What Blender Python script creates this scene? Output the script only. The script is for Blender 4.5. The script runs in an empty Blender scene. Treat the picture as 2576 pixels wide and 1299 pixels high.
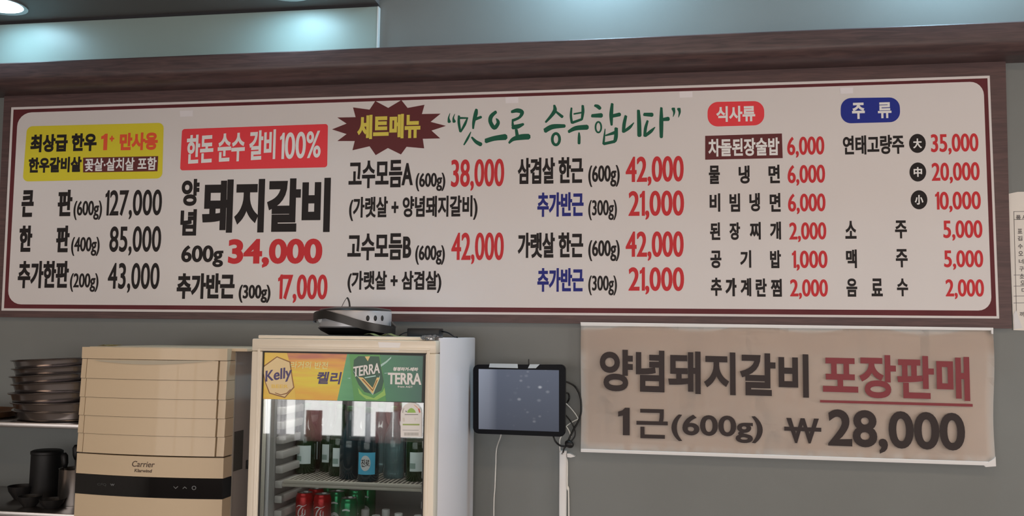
import bpy, bmesh, math, random
import numpy as np
from mathutils import Vector, Matrix
from mathutils.geometry import delaunay_2d_cdt
random.seed(7)
SC = bpy.context.scene
C = SC.collection

# ------------------------------------------------------------------ camera
ZC = 2.23                                   # height of the menu board's centre
F = 2350.0
CAM = Vector((0.72569, -3.17330, ZC - 0.45527))
R = Matrix(((0.98652568, -0.16358286, 0.00278251),
            (0.16326877, 0.98325444, -0.08095688),
            (0.01050724, 0.08032034, 0.99671372)))      # columns: right, forward, up
cd = bpy.data.cameras.new('camera'); cam = bpy.data.objects.new('camera', cd); C.objects.link(cam)
cd.sensor_width = 36; cd.lens = F / 2576 * 36; cd.clip_start = 0.05
rt, fw, up = R.col[0], R.col[1], R.col[2]
cam.matrix_world = Matrix.Translation(CAM) @ Matrix((rt, up, -fw)).transposed().to_4x4()
SC.camera = cam

# ------------------------------------------------------------------ world, light, exposure
SKY, CEIL_W = 7.0, 9.0
w = bpy.data.worlds.new('overcast_daylight'); SC.world = w; w.use_nodes = True
w.node_tree.nodes['Background'].inputs[0].default_value = (1.0, .925, .875, 1)
w.node_tree.nodes['Background'].inputs[1].default_value = SKY
vs = SC.view_settings
vs.view_transform = 'Standard'; vs.look = 'None'; vs.gamma = 1; vs.use_curve_mapping = False; vs.exposure = -0.69


def light(name, kind, loc, energy, color, size=None, size_y=None, look=(0, 0, -1), spot=None, blend=.5, radius=.05, parent=None):
    l = bpy.data.lights.new(name, kind); l.energy = energy; l.color = color
    if kind == 'AREA':
        l.shape = 'RECTANGLE'; l.size = size; l.size_y = size_y
    else:
        l.shadow_soft_size = radius
    if spot: l.spot_size = spot; l.spot_blend = blend
    o = bpy.data.objects.new(name, l); C.objects.link(o)
    o.rotation_euler = Vector(look).to_track_quat('-Z', 'Y').to_euler()
    o.location = Vector(loc) - (base_of(parent) if parent else Vector((0, 0, 0)))
    if parent: o.parent = parent
    return o


# ------------------------------------------------------------------ helpers
def U(px, py, Y=0.0):
    """pixel -> point on the plane y = Y"""
    d = rt * ((px - 1288) / F) + fw - up * ((py - 649.5) / F)
    return CAM + d * ((Y - CAM.y) / d.y)

def lin(c):
    c /= 255
    return c / 12.92 if c <= .04045 else ((c + .055) / 1.055) ** 2.4

def S(r, g, b): return (lin(r), lin(g), lin(b), 1)

def A(r, g, b, k=1.0):
    """displayed sRGB of the photo -> surface colour under this room's warm light"""
    return tuple(min(.9, lin(v) * f * k) for v, f in ((r, 1.75), (g, 2.05), (b, 2.2))) + (1,)

MATS = {}
def mat(name, col, rough=.6, metal=0, trans=0, emit=None, es=0, coat=0, bump=0, bscale=200, var=0, vscale=8, spec=None, ior=1.45, stretch=(1, 1, 1), alpha=1):
    if name in MATS: return MATS[name]
    m = bpy.data.materials.new(name); m.use_nodes = True; nt = m.node_tree; N = nt.nodes
    p = N['Principled BSDF']
    if spec is None: spec = .15 if any(k in name for k in ('print', 'badge', 'banner', 'ink', 'sheet', 'letter')) else .5
    p.inputs['Base Color'].default_value = col; p.inputs['Roughness'].default_value = rough
    p.inputs['Metallic'].default_value = metal; p.inputs['Transmission Weight'].default_value = trans
    p.inputs['Coat Weight'].default_value = coat; p.inputs['Specular IOR Level'].default_value = spec
    p.inputs['IOR'].default_value = ior; p.inputs['Alpha'].default_value = alpha
    if emit: p.inputs['Emission Color'].default_value = emit; p.inputs['Emission Strength'].default_value = es
    if var or bump:
        tc = N.new('ShaderNodeTexCoord'); mp = N.new('ShaderNodeMapping'); mp.inputs['Scale'].default_value = stretch
        nt.links.new(tc.outputs['Object'], mp.inputs[0])
    if var:
        n = N.new('ShaderNodeTexNoise'); n.inputs['Scale'].default_value = vscale; n.inputs['Detail'].default_value = 6
        nt.links.new(mp.outputs[0], n.inputs['Vector'])
        mx = N.new('ShaderNodeMix'); mx.data_type = 'RGBA'
        mx.inputs['A'].default_value = tuple(v * (1 - var) for v in col[:3]) + (1,)
        mx.inputs['B'].default_value = tuple(min(1, v * (1 + var)) for v in col[:3]) + (1,)
        rp = N.new('ShaderNodeMapRange'); rp.inputs[1].default_value = .3; rp.inputs[2].default_value = .7
        nt.links.new(n.outputs[0], rp.inputs[0]); nt.links.new(rp.outputs[0], mx.inputs['Factor'])
        nt.links.new(mx.outputs['Result'], p.inputs['Base Color'])
    if bump:
        n = N.new('ShaderNodeTexNoise'); n.inputs['Scale'].default_value = bscale; n.inputs['Detail'].default_value = 4
        nt.links.new(mp.outputs[0], n.inputs['Vector'])
        b = N.new('ShaderNodeBump'); b.inputs['Strength'].default_value = bump; b.inputs['Distance'].default_value = .002
        nt.links.new(n.outputs[0], b.inputs['Height']); nt.links.new(b.outputs[0], p.inputs['Normal'])
    MATS[name] = m
    return m

BASE = {}
def base_of(o): return BASE.get(o.name, Vector((0, 0, 0)))

def thing(name, label, cat, loc=(0, 0, 0), group=None, kind=None):
    o = bpy.data.objects.new(name, None); C.objects.link(o); o.location = loc; o.empty_display_size = .05
    BASE[o.name] = Vector(loc)
    if kind: o['kind'] = kind
    if label: o['label'] = label
    if cat: o['category'] = cat
    if group: o['group'] = group
    return o

def tag(o, label=None, cat=None, group=None, kind=None):
    if label: o['label'] = label
    if cat: o['category'] = cat
    if group: o['group'] = group
    if kind: o['kind'] = kind
    return o

def link_mesh(name, me, m, parent=None, smooth=False):
    b = base_of(parent) if parent else Vector((0, 0, 0))
    if b.length: me.transform(Matrix.Translation(-b))
    for x in (m if isinstance(m, (list, tuple)) else [m]): me.materials.append(x)
    if smooth: me.polygons.foreach_set('use_smooth', [True] * len(me.polygons))
    o = bpy.data.objects.new(name, me); C.objects.link(o)
    if parent: o.parent = parent
    BASE[o.name] = b
    return o

def finish(name, bm, m, parent=None, smooth=False, auto=None):
    bmesh.ops.recalc_face_normals(bm, faces=bm.faces)
    if auto is not None:
        for e in bm.edges:
            if len(e.link_faces) == 2: e.smooth = e.calc_face_angle(0) < auto
        smooth = True
    me = bpy.data.meshes.new(name); bm.to_mesh(me); bm.free()
    return link_mesh(name, me, m, parent, smooth)

def box(bm, x0, x1, y0, y1, z0, z1, bev=0, seg=2):
    vs = [bm.verts.new((x, y, z)) for x in (x0, x1) for y in (y0, y1) for z in (z0, z1)]
    fs = [bm.faces.new([vs[i] for i in q]) for q in ((0, 1, 3, 2), (4, 6, 7, 5), (0, 4, 5, 1), (2, 3, 7, 6), (0, 2, 6, 4), (1, 5, 7, 3))]
    if bev:
        es = list({e for f in fs for e in f.edges})
        bmesh.ops.bevel(bm, geom=es, offset=bev, segments=seg, affect='EDGES', profile=.5)

def boxo(name, x0, x1, y0, y1, z0, z1, m, parent=None, bev=0):
    bm = bmesh.new(); box(bm, x0, x1, y0, y1, z0, z1, bev)
    return finish(name, bm, m, parent, auto=.6 if bev else None)

def prism(bm, pts, Y0, Y1):
    """pts: (x, z) outline, extruded from Y0 (front) to Y1 (back)"""
    a = [bm.verts.new((p[0], Y0, p[1])) for p in pts]; b = [bm.verts.new((p[0], Y1, p[1])) for p in pts]
    bm.faces.new(a); bm.faces.new(b[::-1]); n = len(pts)
    for i in range(n): bm.faces.new((a[i], b[i], b[(i + 1) % n], a[(i + 1) % n]))

def zprism(bm, pts, z0, z1):
    a = [bm.verts.new((p[0], p[1], z0)) for p in pts]; b = [bm.verts.new((p[0], p[1], z1)) for p in pts]
    bm.faces.new(a); bm.faces.new(b[::-1]); n = len(pts)
    for i in range(n): bm.faces.new((a[i], b[i], b[(i + 1) % n], a[(i + 1) % n]))

def slab(name, pts, Y, th, m, parent=None, bev=0):
    """outline given in photo pixels on the plane y=Y, real thickness th"""
    q = [U(x, y, Y) for x, y in pts]
    bm = bmesh.new(); prism(bm, [(p.x, p.z) for p in q], Y, Y + th)
    if bev: bmesh.ops.bevel(bm, geom=[e for e in bm.edges if all(abs(v.co.y - Y) < 1e-6 for v in e.verts)], offset=bev, segments=2, affect='EDGES')
    bmesh.ops.triangulate(bm, faces=[f for f in bm.faces if len(f.verts) > 4])
    return finish(name, bm, m, parent, auto=.5 if bev else None)

def rquad(c, r, n=6):
    """rounded quad in pixels: corners TL, TR, BR, BL"""
    out = []
    for i in range(4):
        P0, P1, P2 = Vector(c[i - 1]), Vector(c[i]), Vector(c[(i + 1) % 4])
        a = (P0 - P1).normalized() * r; b = (P2 - P1).normalized() * r
        for k in range(n + 1):
            t = k / n * math.pi / 2
            out.append(tuple(P1 + a * (1 - math.sin(t)) + b * (1 - math.cos(t))))
    return out

def lathe(bm, prof, cx=0, cy=0, cz=0, n=24, closed=False):
    rings = []
    for r, z in prof:
        if r < 1e-6: rings.append([bm.verts.new((cx, cy, cz + z))])
        else: rings.append([bm.verts.new((cx + r * math.cos(2 * math.pi * i / n), cy + r * math.sin(2 * math.pi * i / n), cz + z)) for i in range(n)])
    for a, b in zip(rings, rings[1:]):
        for i in range(n):
            j = (i + 1) % n
            if len(a) == 1: bm.faces.new((a[0], b[i], b[j]))
            elif len(b) == 1: bm.faces.new((a[i], b[0], a[j]))
            else: bm.faces.new((a[i], b[i], b[j], a[j]))

def latheo(name, prof, loc, m, parent=None, n=24, auto=.7):
    bm = bmesh.new(); lathe(bm, prof, *loc, n=n)
    return finish(name, bm, m, parent, auto=auto)

def tube(bm, pts, r, n=8):
    pts = [Vector(p) for p in pts]
    rs = r if isinstance(r, (list, tuple)) else [r] * len(pts)
    prev = None; rings = []
    for i, p in enumerate(pts):
        t = (pts[min(i + 1, len(pts) - 1)] - pts[max(i - 1, 0)]).normalized()
        if prev is None: a = t.orthogonal().normalized()
        else: a = (prev - t * prev.dot(t)).normalized()
        prev = a; b = t.cross(a)
        rings.append([bm.verts.new(p + (a * math.cos(2 * math.pi * k / n) + b * math.sin(2 * math.pi * k / n)) * rs[i]) for k in range(n)])
    for p, q in zip(rings, rings[1:]):
        for k in range(n): bm.faces.new((p[k], q[k], q[(k + 1) % n], p[(k + 1) % n]))
    bm.faces.new(rings[0][::-1]); bm.faces.new(rings[-1])

def smoothpath(pts, k=6):
    pts = [Vector(p) for p in pts]; out = []
    for i in range(len(pts) - 1):
        p0, p1, p2, p3 = pts[max(i - 1, 0)], pts[i], pts[i + 1], pts[min(i + 2, len(pts) - 1)]
        for j in range(k):
            t = j / k
            out.append(.5 * ((2 * p1) + (p2 - p0) * t + (2 * p0 - 5 * p1 + 4 * p2 - p3) * t * t + (3 * p1 - p0 - 3 * p2 + p3) * t ** 3))
    out.append(pts[-1]); return out

def cable(name, pxs, Y, r, m, parent=None):
    """pxs: (px, py[, Y]) points in the photo"""
    bm = bmesh.new(); tube(bm, smoothpath([U(p[0], p[1], p[2] if len(p) > 2 else Y) for p in pxs]), r)
    return finish(name, bm, m, parent, smooth=True)

def dup(root, loc, label=None, group=None):
    r = root.copy(); C.objects.link(r); r.location = loc
    if label: r['label'] = label
    if group: r['group'] = group
    for ch in list(root.children):
        c = ch.copy(); C.objects.link(c); c.parent = r
        for g in ch.children:
            d = g.copy(); C.objects.link(d); d.parent = c
    return r

# ---- lettering: glyph outlines of Blender's own font, thickened like the painted letters
GLY = {}
def outlines(s, n=3):
    if s in GLY: return GLY[s]
    if '1' in s and all(ch in '0123456789,%' for ch in s):      # a 1 with a proper flag, set by hand
        H0 = max(p[1] for q in outlines('2') for p in q); x = 0; out = []
        for ch in s:
            P = [[(a * H0, b * H0) for a, b in ((.13, 0), (.25, 0), (.25, 1), (.17, 1), (.10, .90), (0, .85), (0, .75), (.13, .79))]] if ch == '1' else outlines(ch)
            m = min(p[0] for q in P for p in q)
            out += [[(p[0] - m + x, p[1]) for p in q] for q in P]
            x += max(p[0] for q in P for p in q) - m + .065
        GLY[s] = out
        return out
    cu = bpy.data.curves.new('t', 'FONT'); cu.body = s
    o = bpy.data.objects.new('t', cu); C.objects.link(o); bpy.context.view_layer.update()
    c = o.to_curve(bpy.context.evaluated_depsgraph_get()); out = []
    for sp in c.splines:
        b = sp.bezier_points; m = len(b); L = []
        for i in range(m):
            a = b[i]; d = b[(i + 1) % m]
            p0, p1, p2, p3 = a.co, a.handle_right, d.handle_left, d.co
            ch = (p3 - p0).length; k = 1
            if ch > 1e-6:
                e = (p3 - p0).normalized(); dv = abs((p1 - p0).cross(e).z) + abs((p2 - p0).cross(e).z)
                k = 1 if dv < .004 else (n if ch < .2 else n + 3)
            for t in range(k):
                t /= k; u = 1 - t
                q = p0 * u ** 3 + p1 * 3 * u * u * t + p2 * 3 * u * t * t + p3 * t ** 3
                if not L or (q.x - L[-1][0]) ** 2 + (q.y - L[-1][1]) ** 2 > 1e-6: L.append((q.x, q.y))
        if len(L) > 2 and (L[0][0] - L[-1][0]) ** 2 + (L[0][1] - L[-1][1]) ** 2 < 1e-6: L.pop()
        if len(L) > 2: out.append(L)
    o.to_curve_clear(); bpy.data.objects.remove(o); bpy.data.curves.remove(cu)
    GLY[s] = out
    return out

def inside(p, poly):
    x, y = p; c = False
    for i in range(len(poly)):
        x1, y1 = poly[i]; x2, y2 = poly[i - 1]
        if (y1 > y) != (y2 > y) and x < (x2 - x1) * (y - y1) / (y2 - y1) + x1: c = not c
    return c

def area(q): return sum(q[i - 1][0] * q[i][1] - q[i][0] * q[i - 1][1] for i in range(len(q))) / 2

def grow(L, ox, oy, lim=1.5):
    n = len(L); out = []
    for i in range(n):
        a = L[i - 1]; b = L[i]; c = L[(i + 1) % n]
        d1 = (b[0] - a[0], b[1] - a[1]); d2 = (c[0] - b[0], c[1] - b[1])
        l1 = math.hypot(*d1) or 1e-9; l2 = math.hypot(*d2) or 1e-9
        n1 = (d1[1] / l1, -d1[0] / l1); n2 = (d2[1] / l2, -d2[0] / l2)
        mx, my = n1[0] + n2[0], n1[1] + n2[1]; k = mx * mx + my * my
        if k < .3:
            for nn, dd, sg in ((n1, (d1[0] / l1, d1[1] / l1), 1), (n2, (d2[0] / l2, d2[1] / l2), -1)):
                out.append((b[0] + (nn[0] + dd[0] * sg * .6) * ox, b[1] + (nn[1] + dd[1] * sg * .6) * oy))
            continue
        s = min(2 / k, lim)
        out.append((b[0] + mx * s * ox, b[1] + my * s * oy))
    return out

def fill(polys, extra=()):
    """non-zero-winding fill of closed outlines -> verts, faces"""
    vs, es = [], []
    for q in polys:
        k = len(vs); vs += [Vector(p) for p in q]; es += [(k + i, k + (i + 1) % len(q)) for i in range(len(q))]
    vs += [Vector(p) for p in extra]
    V, E, Fc, *_ = delaunay_2d_cdt(vs, es, [], 0, 1e-7)
    V2 = np.array([(v.x, v.y) for v in V]); T = [f for f in Fc if len(f) >= 3]
    if not T: return [], []
    cen = np.array([V2[list(f)].mean(0) for f in T]); wn = np.zeros(len(T))
    for q in polys:
        P = np.array(q); Q = np.roll(P, -1, 0)
        cx, cy = cen[:, 0][:, None], cen[:, 1][:, None]
        up_ = (P[:, 1] <= cy) & (Q[:, 1] > cy); dn = (P[:, 1] > cy) & (Q[:, 1] <= cy)
        dy = np.where(Q[:, 1] - P[:, 1] == 0, 1, Q[:, 1] - P[:, 1])
        xi = P[:, 0] + (cy - P[:, 1]) / dy * (Q[:, 0] - P[:, 0])
        wn += (up_ & (xi > cx)).sum(1); wn -= (dn & (xi > cx)).sum(1)
    return V2, [f for f, k in zip(T, wn) if k != 0]

def flatmesh(name, polys, Y, m, parent):
    V, T = fill(polys)
    me = bpy.data.meshes.new(name)
    me.from_pydata([(x, Y, z) for x, z in V], [], [tuple(f) for f in T])
    me.update()
    return link_mesh(name, me, m, parent)

def letters(s, x0, yt, x1, yb, m, parent, Y, off=1.5, offy=None, sh=0, tilt=0, ref=None, name='lettering'):
    """string s whose ink runs from pixel (x0, yt) top left to (x1, yb) bottom right on plane y=Y"""
    if any(ord(ch) > 0xac00 for ch in s): off, offy = off * .66, (off if offy is None else offy) * .84
    elif offy is None and len(s) > 3: off, offy = off * .9, off * .7
    a = U(x0, yt, Y); b = U(x1, yb, Y); W, H = b.x - a.x, a.z - b.z
    ppm = (x1 - x0) / W; ox = off / ppm; oy = (off if offy is None else offy) / ppm
    P = outlines(s)
    xs = [p[0] for q in P for p in q]
    rs = ''.join(ch for ch in s if ch not in ',()g. ') if ref is None else ref
    ys = [p[1] for q in outlines(rs or s) for p in q]
    X0, X1, Y0, Y1 = min(xs), max(xs), min(ys), max(ys)
    sx = (W - 2 * ox - abs(sh) * H) / (X1 - X0); sy = (H - 2 * oy) / (Y1 - Y0)
    out = []
    P = [[((p[0] - X0) * sx + ox, (p[1] - Y0) * sy + oy) for p in q] for q in P]
    for i, q in enumerate(P):
        dep = sum(inside(q[0], r) for j, r in enumerate(P) if j != i)
        if (area(q) > 0) != (dep % 2 == 0): q = q[::-1]
        if off or offy: q = grow(q, ox, oy)
        out.append([(a.x + u + sh * v, b.z + v + tilt * (u - W / 2)) for u, v in q])
    return flatmesh(name, out, Y, m, parent)

def stroke(pts, s, ox, oy, Y, k=5):
    """brush stroke (x, y, width) -> closed outline on plane Y; px = ox + x/s"""
    P = smoothpath([(p[0], p[1], p[2]) for p in pts], k)
    L, Rr = [], []
    n = len(P)
    for i, p in enumerate(P):
        d = P[min(i + 1, n - 1)] - P[max(i - 1, 0)]; d = Vector((d.x, d.y)).normalized(); nn = Vector((-d.y, d.x)); h = max(p.z, 2) / 2
        if i == 0:
            for t in (-60, -30): 
                c_ = math.radians(t); L.append((p.x - d.x * h * .55 * math.cos(c_) + nn.x * h * -math.sin(c_) * 0 + nn.x * h * abs(t) / 90, p.y - d.y * h * .55 * math.cos(c_) + nn.y * h * abs(t) / 90))
            L = L[::-1]
            Rr = [(2 * p.x - 0, 0)] and []
        L.append((p.x + nn.x * h, p.y + nn.y * h)); Rr.append((p.x - nn.x * h, p.y - nn.y * h))
        if i == n - 1: L.append((p.x + d.x * h * .6 + nn.x * h * .5, p.y + d.y * h * .6 + nn.y * h * .5)); L.append((p.x + d.x * h * .6 - nn.x * h * .5, p.y + d.y * h * .6 - nn.y * h * .5))
    q = [U(ox + x / s, oy + y / s, Y) for x, y in L + Rr[::-1]]
    q = [(p.x, p.z) for p in q]
    return q if area(q) > 0 else q[::-1]

def ringpoly(cx, cy, rx, ry, wd, s, ox, oy, Y, n=20):
    o = []
    for sg, k in ((1, wd / 2), (-1, -wd / 2)):
        q = [U(ox + (cx + (rx + k) * math.cos(2 * math.pi * i / n)) / s, oy + (cy + (ry + k) * math.sin(2 * math.pi * i / n)) / s, Y) for i in range(n)]
        q = [(p.x, p.z) for p in q]
        if (area(q) > 0) != (sg > 0): q = q[::-1]
        o.append(q)
    return o

def ellpx(cx, cy, rx, ry, n=28): return [(cx + rx * math.cos(2 * math.pi * i / n), cy + ry * math.sin(2 * math.pi * i / n)) for i in range(n)]

def flatpx(name, pts, Y, m, parent):
    q = [U(x, y, Y) for x, y in pts]; q = [(p.x, p.z) for p in q]
    return flatmesh(name, [q if area(q) > 0 else q[::-1]], Y, m, parent)

# ------------------------------------------------------------------ materials
WALL = mat('grey_wall_paint', A(98, 94, 90, 1.0), .42, bump=.12, bscale=900, var=.05, vscale=2.5)
PANEL = mat('pale_wall_panel', (.33, .42, .40, 1), .35, bump=.08, bscale=600, var=.04, vscale=2)
SOFF = mat('soffit_paint', (.16, .15, .15, 1), .5, var=.05, vscale=3)
CEILM = mat('ceiling_paint', (.30, .29, .28, 1), .7, var=.04, vscale=3)
FLOORM = mat('floor_tile', (.16, .13, .11, 1), .4, var=.15, vscale=4)
SIDEW = mat('side_wall_paint', (.42, .40, .38, 1), .7, var=.04, vscale=3)

def wood(name, c1, c2, rough=.4, scale=3.0):
    m = bpy.data.materials.new(name); m.use_nodes = True; nt = m.node_tree; N = nt.nodes; p = N['Principled BSDF']
    tc = N.new('ShaderNodeTexCoord'); mp = N.new('ShaderNodeMapping'); mp.inputs['Scale'].default_value = (scale, scale * 3, scale * 14)
    n = N.new('ShaderNodeTexNoise'); n.inputs['Scale'].default_value = 2.2; n.inputs['Detail'].default_value = 8; n.inputs['Distortion'].default_value = 1.3
    cr = N.new('ShaderNodeValToRGB'); cr.color_ramp.elements[0].position = .32; cr.color_ramp.elements[1].position = .7
    cr.color_ramp.elements[0].color = c1; cr.color_ramp.elements[1].color = c2
    nt.links.new(tc.outputs['Object'], mp.inputs[0]); nt.links.new(mp.outputs[0], n.inputs['Vector'])
    nt.links.new(n.outputs[0], cr.inputs[0]); nt.links.new(cr.outputs[0], p.inputs['Base Color'])
    b = N.new('ShaderNodeBump'); b.inputs['Strength'].default_value = .12; b.inputs['Distance'].default_value = .001
    nt.links.new(n.outputs[0], b.inputs['Height']); nt.links.new(b.outputs[0], p.inputs['Normal'])
    p.inputs['Roughness'].default_value = rough
    return m

WOOD = wood('dark_walnut_moulding', A(52, 37, 37), A(74, 52, 49), .4)
WOOD2 = wood('dark_walnut_backing', A(60, 41, 40), A(78, 53, 50), .5)
WOOD3 = wood('brown_pillar_wood', (.10, .045, .035, 1), (.16, .08, .06, 1), .5)
SHEET = mat('white_printed_sheet', A(180, 164, 158), .45, var=.015, vscale=3)
MAROON = mat('maroon_print', A(80, 34, 36), .45, var=.12, vscale=10)
BROWNP = mat('brown_print', A(82, 38, 38), .45)
BLACK = mat('black_print', A(34, 28, 27), .5)
RED = mat('red_print', A(164, 42, 44), .5)
REDB = mat('red_badge_print', A(196, 52, 56), .45)
NAVY = mat('navy_print', A(36, 36, 92), .5)
NAVYB = mat('blue_badge_print', A(34, 40, 106), .45)
GREEN = mat('green_brush_print', A(27, 70, 52), .5)
YEL = mat('yellow_print', (.80, .70, .05, 1), .45)
YELT = mat('yellow_letter_print', (.80, .68, .12, 1), .45)
ORNG = mat('orange_red_print', A(190, 70, 45), .5)
WHT = mat('white_letter_print', A(205, 190, 186), .5)
TAPE = mat('pale_tape', A(192, 174, 172), .3)
TAPE2 = mat('lavender_tape', A(205, 196, 205), .25)
VINYL = mat('banner_vinyl', A(152, 133, 122, 1.5), .55, bump=.15, bscale=12, var=.04, vscale=2)
BANW = mat('banner_hem', A(196, 180, 174), .45)
BANK = mat('banner_black', A(50, 40, 38), .5)
BANR = mat('banner_maroon', A(112, 50, 52), .5)

# ------------------------------------------------------------------ room shell
XL, XR, YB, ZT = -4.6, 4.2, -7.4, 3.3
WY = 0.03                                   # wall surface behind the board
boxo('floor', XL - .2, XR + .2, YB - .2, WY + .2, -.15, 0, FLOORM)['kind'] = 'structure'
boxo('ceiling', XL - .2, XR + .2, YB - .2, WY + .2, ZT, ZT + .15, CEILM)['kind'] = 'structure'
boxo('wall_back', XL - .2, XR + .2, WY, WY + .2, 0, ZT, WALL)['kind'] = 'structure'
boxo('wall_left', XL - .2, XL, YB - .2, WY, 0, ZT, SIDEW)['kind'] = 'structure'
bm = bmesh.new()
box(bm, XR, XR + .2, YB - .2, WY, 0, .9); box(bm, XR, XR + .2, YB - .2, WY, 2.4, ZT); box(bm, XR, XR + .2, YB - .2, -3.6, .9, 2.4); box(bm, XR, XR + .2, -.9, WY, .9, 2.4)
finish('wall_right', bm, SIDEW)['kind'] = 'structure'
l = bpy.data.lights.new('sky_portal', 'AREA'); l.shape = 'RECTANGLE'; l.size = 1.5; l.size_y = 2.7; l.cycles.is_portal = True
o = bpy.data.objects.new('sky_portal', l); C.objects.link(o); o.location = (XR + .15, -2.25, 1.65); o.rotation_euler = (0, math.radians(90), 0)
# street side wall behind the viewer, with a long window front
WS, WT = .65, 2.5
bm = bmesh.new()
box(bm, XL, XR, YB - .2, YB, 0, WS); box(bm, XL, XR, YB - .2, YB, WT, ZT)
wins = [(-4.4, -3.42), (-3.40, -2.62), (-2.57, -1.62), (-1.45, -.3), (-.1, 1.3), (1.5, 2.9), (3.1, 4.0)]
xs = XL
for a, b in wins:
    box(bm, xs, a, YB - .2, YB, WS, WT); xs = b
box(bm, xs, XR, YB - .2, YB, WS, WT)
finish('wall_front', bm, WOOD3)['kind'] = 'structure'
PANE = mat('window_glass', (1, 1, 1, 1), 0, trans=1, ior=1.05)
FRM = mat('window_frame_white', (.6, .6, .62, 1), .4)
for i, (a, b) in enumerate(wins):
    t = thing(f'window_{i+1}', None, None, ((a + b) / 2, YB - .1, WS), kind='structure')
    bm = bmesh.new()
    for x0, x1, z0, z1 in ((a, a + .03, WS, WT), (b - .03, b, WS, WT), (a + .03, b - .03, WS, WS + .03), (a + .03, b - .03, WT - .03, WT)):
        box(bm, x0, x1, YB - .13, YB - .07, z0, z1)
    finish('window_frame', bm, FRM, t)
    l = bpy.data.lights.new('sky_portal', 'AREA'); l.shape = 'RECTANGLE'; l.size = b - a; l.size_y = WT - WS; l.cycles.is_portal = True
    o = bpy.data.objects.new('sky_portal', l); C.objects.link(o); o.location = ((a + b) / 2, YB - .15, (WS + WT) / 2); o.rotation_euler = (math.radians(90), 0, 0)

t = thing('window_7', None, None, (XR + .1, -2.25, .9), kind='structure')
bm = bmesh.new()
for y0, y1, z0, z1 in ((-3.6, -3.55, .9, 2.4), (-.95, -.9, .9, 2.4), (-2.28, -2.22, .95, 2.35), (-3.55, -.95, .9, .95), (-3.55, -.95, 2.35, 2.4)):
    box(bm, XR + .05, XR + .1, y0, y1, z0, z1)
finish('window_frame', bm, FRM, t)

def cloth(name, col):
    m = bpy.data.materials.new(name); m.use_nodes = True; nt = m.node_tree; nt.nodes.remove(nt.nodes['Principled BSDF'])
    t_ = nt.nodes.new('ShaderNodeBsdfTranslucent'); t_.inputs[0].default_value = col
    d_ = nt.nodes.new('ShaderNodeBsdfDiffuse'); d_.inputs[0].default_value = col; a_ = nt.nodes.new('ShaderNodeAddShader')
    nt.links.new(t_.outputs[0], a_.inputs[0]); nt.links.new(d_.outputs[0], a_.inputs[1]); nt.links.new(a_.outputs[0], nt.nodes['Material Output'].inputs[0])
    return m
CB, CWH = cloth('brown_curtain_cloth', (.21, .10, .10, 1)), cloth('sheer_curtain_cloth', (.48, .48, .5, 1))
for i, (x0, x1, z1, m, lb) in enumerate(((-3.01, -2.83, .95, CB, 'brown cafe curtain on the left street window'), (-2.25, -2.07, .95, CB, 'brown cafe curtain in the middle of the second street window'), (-2.06, -1.97, 1.4, CB, 'narrow tall brown curtain on the second street window'),
                                (-3.30, -3.22, 1.4, CWH, 'narrow sheer grey curtain at the left street window'), (-3.13, -3.02, 1.4, CWH, 'sheer grey curtain beside the left brown cafe curtain'), (-2.36, -2.30, 1.4, CWH, 'narrow sheer grey curtain on the second street window'))):
    bm = bmesh.new(); n = max(12, int((x1 - x0) / .008)); V = []
    for k in range(n + 1):
        x = x0 + (x1 - x0) * k / n; y = YB + .03 + .008 * math.sin(k * 1.1)
        V.append((bm.verts.new((x, y, WS - .02)), bm.verts.new((x, y, z1))))
    for k in range(n): bm.faces.new((V[k][0], V[k + 1][0], V[k + 1][1], V[k][1]))
    tag(finish('curtain', bm, m, smooth=True), lb, 'curtain', 'curtains on the street windows')

# ceiling panels of warm white light over the dining room
LAMPM = mat('warm_lamp_diffuser', (.9, .9, .9, 1), .5, emit=(1, .72, .5, 1), es=6)
LAMPF = mat('lamp_frame_white', (.7, .7, .7, 1), .4)
for i, (x, y) in enumerate(((-2.6, -2.3), (.6, -2.3), (3.0, -2.3), (-2.6, -4.6), (.6, -4.6), (3.0, -4.6))):
    t = thing('ceiling_lamp', ('warm rectangular ceiling lamp, %s row, %s of three' % (('near' if y > -3 else 'far'), ('left', 'middle', 'right')[i % 3])), 'ceiling lamp', (x, y, ZT), group='warm ceiling lamps')
    bm = bmesh.new()
    for x0, x1, y0, y1 in ((-.62, .62, -.17, -.15), (-.62, .62, .15, .17), (-.62, -.6, -.15, .15), (.6, .62, -.15, .15)):
        box(bm, x + x0, x + x1, y + y0, y + y1, ZT - .05, ZT)
    finish('frame', bm, LAMPF, t)
    boxo('diffuser', x - .6, x + .6, y - .15, y + .15, ZT - .035, ZT - .03, LAMPM, t)
    light('lamp_light', 'AREA', (x, y, ZT - .06), CEIL_W, (1, .74, .53), 1.2, .3, parent=t)

# upper wall: pale panel and soffit at the left
zl = U(0, 53, 0).z; xs_ = U(947, 60, 0).x
slabY = 0.008
zb_ = (U(0, 240, 0).z + U(2576, 153, 0).z) / 2
bm = bmesh.new(); box(bm, XL, xs_, slabY, WY, zb_ + .01, zl - .012, .001)
finish('wall_panel', bm, PANEL)['kind'] = 'structure'
EDGE = mat('panel_edge_white', (.75, .78, .78, 1), .4)
boxo('trim_1', xs_ - .0001, xs_ + .004, slabY - .001, WY, zb_ + .01, zl - .012, EDGE)['kind'] = 'structure'
boxo('ceiling_soffit', XL, xs_, -1.5, WY - .001, zl, ZT, SOFF)['kind'] = 'structure'
# shadow gap under the soffit, painted as a dark strip
boxo('painted_shadow_gap', XL, xs_, .012, WY - .001, zl - .012, zl, mat('shadow_strip', (.03, .03, .035, 1), .6))['kind'] = 'structure'

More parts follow.
